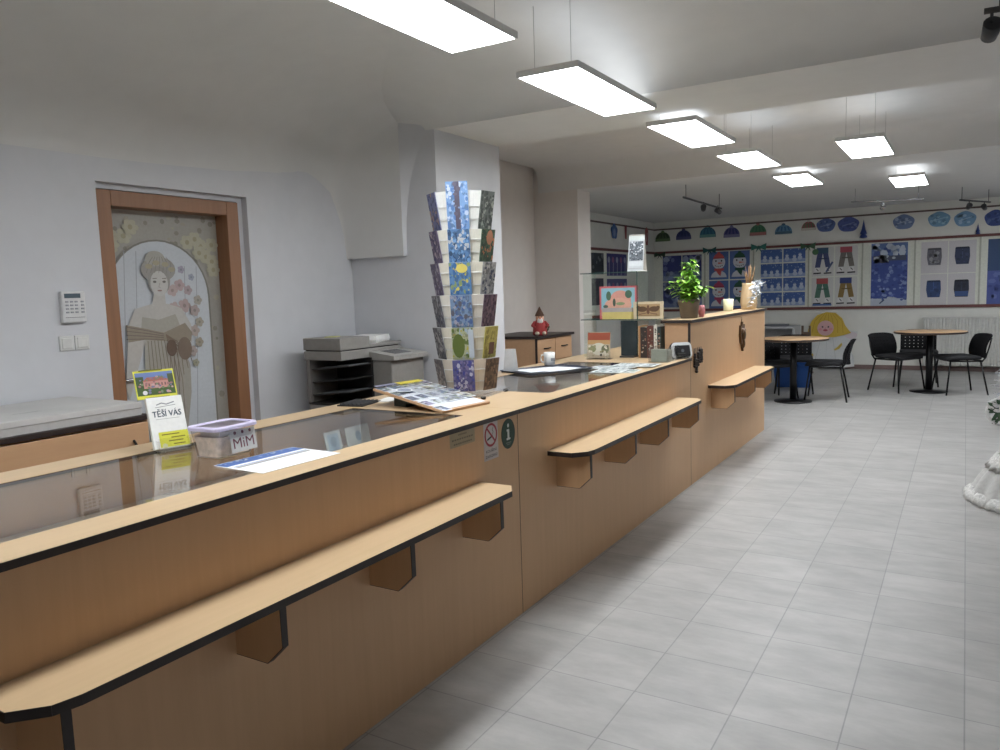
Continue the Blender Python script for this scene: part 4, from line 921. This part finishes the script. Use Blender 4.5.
a = Art(.9, .70, (.84, .85, .85), .012, outline=[(-.40, .0), (-.18, -.02), (.0, .015), (.22, .0), (.42, .03), (.40, .20), (.30, .42), (.44, .50), (.46, .60), (.30, .62), (.12, .66), (-.14, .66), (-.30, .58), (-.36, .36)])
a.line([(-.2, .05), (-.1, .5)], .008, (.74, .76, .76)); a.line([(.15, .05), (.08, .5)], .008, (.74, .76, .76)); a.line([(-.02, .03), (-.01, .45)], .006, (.76, .78, .78))
a.build('dress', t, (0, .03, .02), (lean, 0, 0))
def blob(cu, cv, ru, rv, k=.06, f=7): return [(cu+ru*(1+k*math.sin(f*a_))*math.cos(a_), cv+rv*(1+k*math.sin(f*a_))*math.sin(a_)) for a_ in [2*PI*i/40 for i in range(40)]]
a = Art(.6, .5, (.80, .68, .24), .012, outline=[(-.33, .50), (-.30, .66), (-.25, .80), (-.16, .90), (-.02, .945), (.12, .93), (.22, .84), (.27, .72), (.36, .60), (.24, .56), (.10, .53), (-.15, .53)])
for k in range(7): a.line([(-.24+k*.08, .60), (-.20+k*.07, .80), (-.08+k*.03, .92)], .010, (.72, .58, .18))
a.build('hair', t, (0, .0, .0), (lean, 0, 0))
a = Art(.3, .3, (.82, .66, .66), .012, outline=blob(-.03, .68, .125, .125, .0)); a.ell(-.075, .70, .014, .014, (.25, .22, .25)); a.ell(.015, .70, .014, .014, (.25, .22, .25)); a.ell(-.03, .645, .035, .018, (.66, .30, .34)); a.ell(-.11, .66, .025, .02, (.84, .56, .58)); a.ell(.05, .66, .025, .02, (.84, .56, .58)); a.line([(-.03, .69), (-.035, .67)], .006, (.6, .45, .45))
a.build('face', t, (0, -.014, .0), (lean, 0, 0))
for (cu, cv, sg) in ((-.27, .20, -1), (.17, .38, 1)):
    Art(.2, .2, (.80, .70, .30), .008, outline=[(cu-.07, cv-.06), (cu-.01, cv-.01), (cu+.05, cv+.06), (cu+.06, cv+.02), (cu+.02, cv-.04), (cu-.04, cv-.07)]).build('wing', t, (0, .014, 0), (lean, 0, 0))
a = Art(.2, .2, (.84, .80, .82), .008, outline=blob(.36, .56, .09, .06, .05, 4)); a.build('hand', t, (0, .014, .0), (lean, 0, 0))

# ------------------------------------------------------------------ pictures on the far wall
def sheet(x, z, w_, h_, base, draw, name, lab, cat='picture', group=None, y=YB-.009, rot=0):
    a = Art(w_, h_, base, .003); draw(a, w_, h_)
    if rot: o = a.build(name, None, (XF3+.009, x, z), (0, 0, PI/2))
    else: o = a.build(name, None, (x, y, z))
    return tag(o, lab, cat, group)
rr = random.Random(31)
def grid_sheets(cx, cz, W, H, nc, nr, base, draw, name, labf, gap=.02, group=None):
    w_ = (W-gap*(nc-1))/nc; h_ = (H-gap*(nr-1))/nr
    for r_ in range(nr):
        for c_ in range(nc):
            sheet(cx-W/2+w_/2+c_*(w_+gap), cz+H/2-h_/2-r_*(h_+gap), w_, h_, base, (lambda a, w2, h2, r_=r_, c_=c_: draw(a, w2, h2, r_, c_)), name, labf(r_, c_), 'picture', group)
RC2 = lambda r, c: ('upper' if r == 0 else 'lower')+' '+('left' if c == 0 else 'right')
def d_night(a, w_, h_, r, c):
    a.rect(-w_/2, -h_/2, w_/2, -h_*.15, (.44, .50, .66)); a.specks(-w_/2, -h_*.1, w_/2, h_/2, 5, .12, [(.42, .46, .66), (.62, .66, .78)], rr); a.specks(-w_/2, -h_/2, w_/2, -h_*.1, 10, .09, [(.55, .60, .72), (.30, .36, .56)], rr)
grid_sheets(-4.44, 1.53, .72, .94, 2, 2, (.20, .23, .47), d_night, 'night_picture', lambda r, c: 'dark blue night picture, %s of the four behind the plant' % RC2(r, c), group='dark blue night pictures')
def d_snow(a, w_, h_, r, c):
    red = c == 0; sc = (.78, .34, .34) if red else (.14, .32, .24)
    if r == 1 and c == 0: sc = (.70, .28, .40)
    W2 = (.82, .83, .86); x0 = .0
    a.ell(x0, -h_*.42, w_*.40, h_*.24, W2, 0, 180); a.poly([(x0-.05, -h_*.18), (x0+.05, -h_*.18), (x0+.03, -h_*.38), (x0-.01, -h_*.30)], sc)
    a.ell(x0, h_*.12, w_*.33, h_*.24, W2); a.rect(x0-.08, -h_*.18, x0+.09, -h_*.10, sc)
    a.ell(x0, h_*.26, w_*.27, h_*.18, sc, 0, 180); a.rect(x0-w_*.28, h_*.25, x0+w_*.28, h_*.30, tuple(v*.85 for v in sc)); a.ell(x0, h_*.44, .03, .025, sc)
    for s_ in (-1, 1): a.ell(x0+s_*.05, h_*.17, .014, .017, (.12, .12, .14), n=10)
    a.poly([(x0-.01, h_*.12), (x0+.09, h_*.09), (x0-.01, h_*.06)], (.84, .42, .30))
    for i in range(5): a.ell(x0-.06+i*.03, h_*(.0-.02*(2-abs(i-2))), .009, .009, (.15, .13, .15), n=8)
grid_sheets(-3.59, 1.53, .71, 1.0, 2, 2, (.34, .44, .66), d_snow, 'snowman_picture', lambda r, c: 'snowman picture with %s scarf, %s of its four' % ('red' if c == 0 else 'green', RC2(r, c)), group='snowman pictures')
def d_crowd(a, w_, h_, r, c):
    a.rect(-w_/2, -h_/2, w_/2, -h_*.25, (.58, .66, .80))
    for i in range(3):
        x = -w_*.30+i*w_*.30+rr.uniform(-.015, .015); y0 = -h_*.28+rr.uniform(-.02, .02)
        a.ell(x, y0, w_*.105, h_*.16, (.74, .79, .86), n=10); a.ell(x, y0+h_*.22, w_*.075, h_*.11, (.78, .82, .88), n=10); a.ell(x, y0+h_*.33, w_*.045, h_*.05, (.50, .58, .74), n=8)
    a.specks(-w_/2, h_*.15, w_/2, h_/2, 12, .022, [(.62, .70, .82), (.45, .55, .72)], rr)
grid_sheets(-2.686, 1.54, .725, .96, 2, 4, (.27, .39, .64), d_crowd, 'snowmen_picture', lambda r, c: 'blue picture of small snowmen, row %s from the top, %s column' % (('one', 'two', 'three', 'four')[r], 'left' if c == 0 else 'right'), group='blue pictures of small snowmen')
def d_skate(a, w_, h_, r, c):
    tr, pa, sh = [[((.22, .34, .44), (.26, .30, .46), (.15, .15, .17)), ((.68, .32, .36), (.46, .44, .42), (.16, .14, .15))], [((.68, .32, .32), (.30, .46, .40), (.20, .22, .26)), ((.20, .26, .50), (.56, .46, .26), (.16, .15, .16))]][r][c]
    a.rect(-w_*.28, h_*.28, w_*.25, h_*.47, tr)
    a.poly([(-w_*.25, h_*.28), (0, h_*.28), (-w_*.12, -h_*.20), (-w_*.36, -h_*.20)], pa); a.poly([(0, h_*.28), (w_*.24, h_*.28), (w_*.36, -h_*.18), (w_*.13, -h_*.20)], pa)
    a.line([(-w_*.2, h_*.1), (w_*.22, h_*.1)], .02, tuple(v*.8 for v in pa))
    for s_ in (-1, 1):
        x = s_*w_*.24; a.poly([(x-w_*.12, -h_*.20), (x+w_*.09, -h_*.20), (x+w_*.12, -h_*.36), (x-w_*.16, -h_*.36)], (.86, .86, .86)); a.line([(x-w_*.19, -h_*.40), (x+w_*.16, -h_*.39)], .022, sh); a.line([(x-w_*.05, -h_*.24), (x+w_*.05, -h_*.32)], .012, sh)
    if (r, c) == (0, 0): a.line([(w_*.16, -h_*.36), (w_*.45, -h_*.02)], .03, (.30, .36, .5)); a.ell(-w_*.34, h_*.34, .05, .05, (.30, .46, .32))
    if (r, c) == (1, 0): a.rect(-w_*.45, -h_*.47, w_*.42, -h_*.41, (.30, .44, .66))
grid_sheets(-1.87, 1.525, .70, .985, 2, 2, (.82, .82, .81), d_skate, 'skater_picture', lambda r, c: 'picture of skating legs, %s of its four' % RC2(r, c), group='pictures of skating legs')
def d_storm(a, w_, h_):
    a.rect(-w_/2, h_*.30, w_/2, h_/2, (.36, .46, .66)); a.specks(-w_/2, h_*.28, w_/2, h_/2, 26, .10, [(.74, .78, .84), (.24, .32, .56), (.55, .62, .74)], rr); a.rect(-w_*.46, h_*.22, w_*.46, h_*.30, (.30, .33, .42)); a.specks(-w_/2, h_*.18, w_/2, h_*.32, 12, .09, [(.72, .76, .80), (.30, .30, .36)], rr)
    a.specks(-w_/2, -h_*.36, w_/2, h_*.20, 90, .06, [(.30, .38, .66), (.20, .27, .54), (.40, .48, .72), (.52, .60, .78)], rr)
    a.rect(-w_/2, -h_/2, w_/2, -h_*.38, (.72, .76, .82)); a.specks(-w_/2, -h_*.42, w_/2, -h_*.34, 12, .06, [(.30, .38, .64), (.74, .78, .84)], rr); a.line([(-w_*.25, -h_*.46), (-w_*.12, -h_*.40)], .02, (.25, .30, .45))
sheet(-1.06, 1.525, .52, 1.0, (.24, .32, .60), d_storm, 'winter_painting', 'large tall blue winter painting on the far wall')
def d_jeans(a, w_, h_, r, c):
    k = [[(.42, .42, .46), (.20, .24, .36)], [(.19, .28, .46), (.16, .18, .26)]][r][c]
    a.poly([(-w_*.26, h_*.28), (w_*.26, h_*.28), (w_*.28, 0), (w_*.24, -h_*.24), (-w_*.22, -h_*.24), (-w_*.28, 0)], k); a.rect(-w_*.24, h_*.24, w_*.24, h_*.30, tuple(v*.7 for v in k)); a.line([(0, h_*.24), (0, -h_*.05)], .01, tuple(v*1.35 for v in k))
    a.specks(-w_*.22, -h_*.22, w_*.24, h_*.22, 10, .05, [tuple(v*1.15 for v in k), tuple(v*.85 for v in k)], rr)
    if (r, c) == (1, 1): a.rect(-w_*.24, -h_*.22, w_*.25, -h_*.06, (.22, .32, .52))
    if (r, c) == (0, 0): a.specks(-w_*.2, -h_*.2, w_*.2, h_*.2, 9, .06, [(.62, .62, .64)], rr)
grid_sheets(-.247, 1.515, .735, .985, 2, 2, (.80, .79, .80), d_jeans, 'trousers_picture', lambda r, c: 'white sheet with cut-out blue trousers, %s of its four' % RC2(r, c), gap=.012, group='sheets with cut-out blue trousers')
def d_trees(a, w_, h_):
    a.rect(-w_/2, h_*.02, w_/2, h_/2, (.20, .30, .46)); a.rect(-w_/2, -h_/2, w_/2, h_*.02, (.30, .36, .62))
    a.poly([(-w_*.1, h_*.0), (w_*.5, h_*.0), (w_*.5, h_*.42), (w_*.2, h_*.46), (w_*.02, h_*.2)], (.12, .14, .16)); a.specks(-w_/2, -h_/2, w_/2, 0, 20, .10, [(.25, .31, .56), (.38, .44, .68)], rr)
    a.specks(-w_*.2, -h_/2, w_/2, h_*.45, 10, .08, [(.13, .16, .18), (.18, .24, .30)], rr); a.poly([(w_*.0, -h_/2), (w_*.5, -h_/2), (w_*.5, -h_*.2), (w_*.2, -h_*.25)], (.14, .17, .24))
sheet(.53, 1.51, .52, .985, (.22, .30, .50), d_trees, 'forest_painting', 'dark blue painting with black trees at the right edge')
# left wall of the far room
def d_l1(a, w_, h_): a.specks(-w_/2, -h_/2, w_/2, h_/2, 16, .10, [(.30, .33, .36), (.42, .44, .46), (.20, .22, .26)], rr)
def d_l2(a, w_, h_):
    for i in range(5): a.line([(-w_*.4+i*w_*.2, -h_*.5), (-w_*.38+i*w_*.2, h_*.1)], .03, (.55, .55, .66)); a.ell(-w_*.4+i*w_*.2, h_*.22, .05, .05, (.55, .36, .50) if i % 2 else (.60, .62, .72))
sheet(11.25, 1.84, .50, .33, (.20, .22, .24), d_l1, 'dark_picture', 'small dark grey picture on the left wall of the far room, upper', rot=1)
sheet(11.25, 1.40, .46, .42, (.27, .28, .32), d_l1, 'dark_picture', 'small dark grey picture on the left wall of the far room, lower', rot=1)
sheet(12.05, 1.83, .85, .36, (.24, .24, .46), d_l2, 'purple_picture', 'purple blue picture behind the calendar on the left far wall', rot=1)
sheet(12.05, 1.40, .85, .40, (.33, .35, .52), d_l2, 'purple_picture', 'dull blue picture below the purple one on the left far wall', rot=1)
def cutout(x, z, outline, base, draw, name, lab, cat, group=None, rot=0, dy=0):
    a = Art(.3, .3, base, .004, outline=outline)
    if draw: draw(a)
    o = a.build(name, None, (XF3+.012, x, z) if rot else (x, YB-.002-dy, z), (0, 0, PI/2 if rot else 0))
    return tag(o, lab, cat, group)
def hat(x, z, w_, h_, c1, c2, brim, lab):
    ol = [(-w_/2, -h_*.4), (w_/2, -h_*.4)]+[(w_/2*math.cos(math.radians(a_)), -h_*.25+h_*.62*math.sin(math.radians(a_))) for a_ in range(0, 181, 15)]
    def dr(a):
        a.rect(-w_*.48, -h_*.40, w_*.48, -h_*.18, brim)
        for i in range(4): a.line([(-w_*.36+i*w_*.24, -h_*.15), (-w_*.24+i*w_*.16, h_*.22)], w_*.09, c2)
        a.ell(0, h_*.40, w_*.11, h_*.10, brim, n=12)
    cutout(x, z, ol, c1, dr, 'paper_hat', lab, 'paper hat', 'paper winter hats above the rail')
B1 = (.24, .28, .48); B2 = (.32, .40, .62); LB = (.46, .62, .74)
for x, z, w_, h_, c1, c2, br_, lab in ((-4.80, 2.36, .28, .22, (.28, .36, .26), (.22, .28, .20), (.40, .50, .34), 'dark green paper hat at the left corner of the far wall'),
    (-4.41, 2.37, .28, .22, B1, (.20, .22, .42), (.30, .32, .50), 'plain dark blue paper hat second from the left corner'), (-3.97, 2.39, .29, .24, (.20, .40, .50), (.26, .48, .58), (.42, .62, .62), 'teal paper hat with pale brim'),
    (-3.55, 2.36, .28, .23, (.34, .34, .54), (.22, .24, .46), (.50, .50, .66), 'blue and lilac striped paper hat'), (-3.10, 2.37, .28, .24, (.30, .50, .38), (.24, .42, .32), (.72, .48, .48), 'green paper hat with red brim'),
    (-2.68, 2.35, .28, .20, (.38, .56, .68), (.26, .40, .56), (.30, .42, .50), 'light blue paper hat beside the red and green one'), (-2.28, 2.38, .22, .19, (.62, .36, .38), (.36, .50, .36), (.80, .78, .74), 'red and green paper hat with white brim')):
    hat(x, z, w_, h_, c1, c2, br_, lab)
def mitten(x, z, w_, h_, c, c2, lab):
    def dr(a): a.specks(-w_*.42, -h_*.35, w_*.42, h_*.35, 14, .05, [c2, tuple(v*.85 for v in c)], rr); a.line([(-w_*.3, -h_*.1), (w_*.3, h_*.12)], .012, c2)
    cutout(x, z, blob(0, 0, w_*.5, h_*.5, .035, 5), c, dr, 'paper_medallion', lab, 'paper cut-out', 'blue oval paper cut-outs above the rail')
for x, z, w_, h_, c, c2, lab in ((-2.01, 2.37, .29, .22, (.36, .44, .66), (.55, .62, .78), 'blue oval paper cut-out right of the red and green hat'), (-1.67, 2.36, .32, .24, (.32, .38, .62), (.50, .56, .74), 'dark blue oval paper cut-out left of the bare gap'), (-.87, 2.34, .30, .23, (.46, .54, .70), (.66, .72, .82), 'grey blue oval paper cut-out right of the bare gap'), (-.385, 2.345, .30, .23, LB, (.60, .74, .82), 'turquoise oval paper cut-out above the trousers sheets'), (-.04, 2.325, .29, .23, (.48, .64, .78), (.64, .76, .86), 'pale blue oval paper cut-out with stripes'), (.35, 2.31, .28, .24, (.24, .32, .56), (.34, .42, .64), 'navy oval paper cut-out at the right edge')):
    mitten(x, z, w_, h_, c, c2, lab)
def bow(x, z, s_, c, lab, dz=0):
    ol = [(-s_, s_*.5), (-s_*.15, s_*.14), (0, s_*.2), (s_*.15, s_*.14), (s_, s_*.5), (s_*.9, -s_*.45), (s_*.2, -s_*.12), (s_*.35, -s_*.7), (.0, -s_*.2), (-s_*.4, -s_*.7), (-s_*.2, -s_*.12), (-s_*.95, -s_*.4)]
    cutout(x, z, ol, c, lambda a: a.ell(0, 0, s_*.18, s_*.2, tuple(v*.8 for v in c)), 'ribbon_bow', lab, 'bow', 'ribbon bows on the upper rail', dy=.032)
bow(-3.93, 2.06, .12, (.16, .34, .34), 'teal bow on the rail above the left snowman')
bow(-3.08, 2.07, .13, (.22, .46, .42), 'green bow on the rail above the right snowman')
bow(-2.28, 2.04, .12, (.28, .40, .30), 'dark green bow on the rail by the skating legs')
bow(-4.85, 2.03, .11, (.18, .26, .20), 'blackish green bow on the rail at the left corner')
def star(x, z, s_, lab):
    t = thing('paper_spike', lab, 'paper ornament', (x, YB-.035, z), 0, 'blue hanging paper spikes')
    MB().lathe([(.0001, .16*s_), (.03*s_, .0), (.055*s_, -.07*s_), (.0001, -.075*s_)], plain('blue_foil', (.20, .28, .52), .4), 8, cap=False).build('upper_cone', t)
    MB().lathe([(.0001, -.02*s_), (.05*s_, -.10*s_), (.06*s_, -.13*s_), (.0001, -.14*s_)], plain('blue_foil', (.20, .28, .52), .4), 8, cap=False).build('lower_cone', t)
star(-1.44, 2.26, 1.0, 'tall blue paper spike hanging over the winter painting'); star(.13, 2.16, .55, 'small blue paper spike hanging right of the trousers sheets')
cutout(11.95, 2.37, blob(0, 0, .13, .12, .1, 5), (.28, .40, .62), lambda a: a.ell(0, -.02, .05, .07, (.5, .58, .74)), 'paper_star', 'blue paper figure hanging on the left far wall', 'paper cut-out', rot=1)
cutout(12.45, 2.39, [(-.03, -.12), (.03, -.12), (.05, .1), (-.05, .1)], (.55, .26, .26), None, 'red_ribbon', 'narrow red ribbon hanging on the left far wall', 'ribbon', rot=1)
cutout(13.45, 2.36, [(-.05, -.16), (.05, -.16), (.08, .1), (0, .16), (-.08, .1)], (.66, .36, .36), lambda a: a.line([(-.03, -.1), (.03, .06)], .02, (.86, .82, .8)), 'red_stocking', 'red and white stocking hanging in the far left corner', 'stocking', rot=1)
# thin posts that divide the picture wall
for i, x in enumerate((-4.02, -3.17, -2.27, -1.45, -.70, .17)):
    struct('trim_%d' % (5+i), MB().box(x-.012, YB-.02, 1.03, x+.012, YB-.008, 2.045, plain('pale_post', (.72, .73, .68), .6)))

# ------------------------------------------------------------------ white tulle at the right edge
TUL = plain('white_tulle', (.84, .84, .83), .9, 0, .08, 40)
_nt = TUL.node_tree; _o = _nt.nodes['Material Output']; _mx = _nt.nodes.new('ShaderNodeMixShader'); _tr = _nt.nodes.new('ShaderNodeBsdfTransparent')
_mx.inputs[0].default_value = .38; _nt.links.new(_nt.nodes['Principled BSDF'].outputs[0], _mx.inputs[1]); _nt.links.new(_tr.outputs[0], _mx.inputs[2]); _nt.links.new(_mx.outputs[0], _o.inputs[0])
TUL2 = plain('white_lace', (.76, .76, .75), .9, 0, .25, 70)
t = thing('tulle_gown', 'white tulle gown spreading on the floor at the right edge', 'gown', (.52, 5.88, 0))
def gown(mat, pr, amp, nf, n=96, ph=0, sag=0):
    R = []
    for r_, z in pr:
        R.append([((r_+amp*min(1, r_*2.2)*math.sin(nf*2*PI*i/n+ph+z*3))*math.cos(2*PI*i/n), (r_+amp*min(1, r_*2.2)*math.sin(nf*2*PI*i/n+ph+z*3))*math.sin(2*PI*i/n), max(.002, z+sag*math.sin(3*2*PI*i/n))) for i in range(n+1)])
    return MB().grid(R, mat)
PR = [(.46, .004), (.47, .02), (.44, .07), (.405, .14), (.355, .22), (.30, .31), (.24, .42), (.19, .56), (.155, .72), (.13, .90), (.125, .98)]
gown(TUL, PR, .018, 17).build('skirt', t, fix=False)
gown(TUL2, [(.475, .004), (.492, .025), (.475, .05), (.445, .075)], .02, 41).build('hem_ruffle', t, fix=False)
gown(TUL2, [(.36, .235), (.375, .215), (.345, .26), (.31, .31)], .014, 29, ph=1).build('lace_tier', t, fix=False)
MB().lathe([(.125, .98), (.13, 1.05), (.165, 1.22), (.15, 1.32), (.08, 1.36), (.05, 1.42), (.0001, 1.43)], TUL2, 32, cap=False).build('bodice', t)
t = thing('white_wreath', 'white wreath with green leaves on the floor at the right edge', 'wreath', (.335, 8.85, 0), .0)
m = MB(); ring = [(.125*math.cos(2*PI*i/28), 0, .142+.125*math.sin(2*PI*i/28)) for i in range(28)]
m.tube(ring, .017, TUL, 10, True); m.build('hoop', t)
m = MB(); rr = random.Random(6)
for i in range(60):
    an = rr.uniform(0, 2*PI); r_ = rr.uniform(0, .09)
    leaf(m, Vector((r_*math.cos(an), rr.uniform(-.02, .02), .14+r_*math.sin(an))), Vector((math.cos(an), -.4, math.sin(an))), Vector((0, -1, .2)), .06, .03, plain('dark_leaf', (.15, .26, .17), .5) if i % 3 else TUL2)
m.build('leaves', t, fix=False)
t = thing('tinsel_tree', 'white glittering tinsel tree behind the wreath at the right edge', 'tinsel tree', (.44, 9.15, 0))
MB().lathe([(.09, 0), (.09, .02), (.02, .03), (.015, .9), (.0001, .91)], WIRE, 12).build('stand', t)
m = MB()
for i in range(900):
    f = rr.random(); z = .12+.75*f; R_0 = .20*(1-f)**.8+.02; an = rr.uniform(0, 2*PI); r1 = R_0*rr.uniform(.3, 1)
    p = Vector((r1*math.cos(an), r1*math.sin(an), z)); q = p+Vector((.035*math.cos(an)+rr.gauss(0, .012), .035*math.sin(an)+rr.gauss(0, .012), rr.gauss(-.01, .015))); w_ = Vector((rr.gauss(0, .004), rr.gauss(0, .004), rr.gauss(0, .004)))
    m.add([p, q, q+w_, p+w_], [(0, 1, 2, 3)], SIL)
m.build('tinsel', t, fix=False)

# ------------------------------------------------------------------ camera, world, view
YAW, PIT, ROL, FPX, HCAM = -0.5439808525668666, -0.10809568336090306, 0.0319041504723566, 771.2325909192655, 1.457
f_ = Vector((math.sin(YAW)*math.cos(PIT), math.cos(YAW)*math.cos(PIT), math.sin(PIT)))
r_ = Vector((math.cos(YAW), -math.sin(YAW), 0)); d_ = f_.cross(r_)
rgt = r_*math.cos(ROL)+d_*math.sin(ROL); dwn = -r_*math.sin(ROL)+d_*math.cos(ROL)
cd = bpy.data.cameras.new('camera'); cam = bpy.data.objects.new('camera', cd); C.objects.link(cam)
cd.sensor_width = 36; cd.sensor_fit = 'HORIZONTAL'; cd.lens = FPX*36/1000; cd.clip_start = .02; cd.clip_end = 100
cam.matrix_world = Matrix(((rgt.x, -dwn.x, -f_.x, 0), (rgt.y, -dwn.y, -f_.y, 0), (rgt.z, -dwn.z, -f_.z, HCAM), (0, 0, 0, 1)))
sc = bpy.context.scene; sc.camera = cam
wd = bpy.data.worlds.new('world'); wd.use_nodes = True; sc.world = wd
wd.node_tree.nodes['Background'].inputs[0].default_value = (.5, .52, .55, 1); wd.node_tree.nodes['Background'].inputs[1].default_value = .05
sc.view_settings.view_transform = 'Standard'; sc.view_settings.look = 'None'; sc.view_settings.gamma = 1; sc.view_settings.use_curve_mapping = False
sc.view_settings.exposure = 1.1
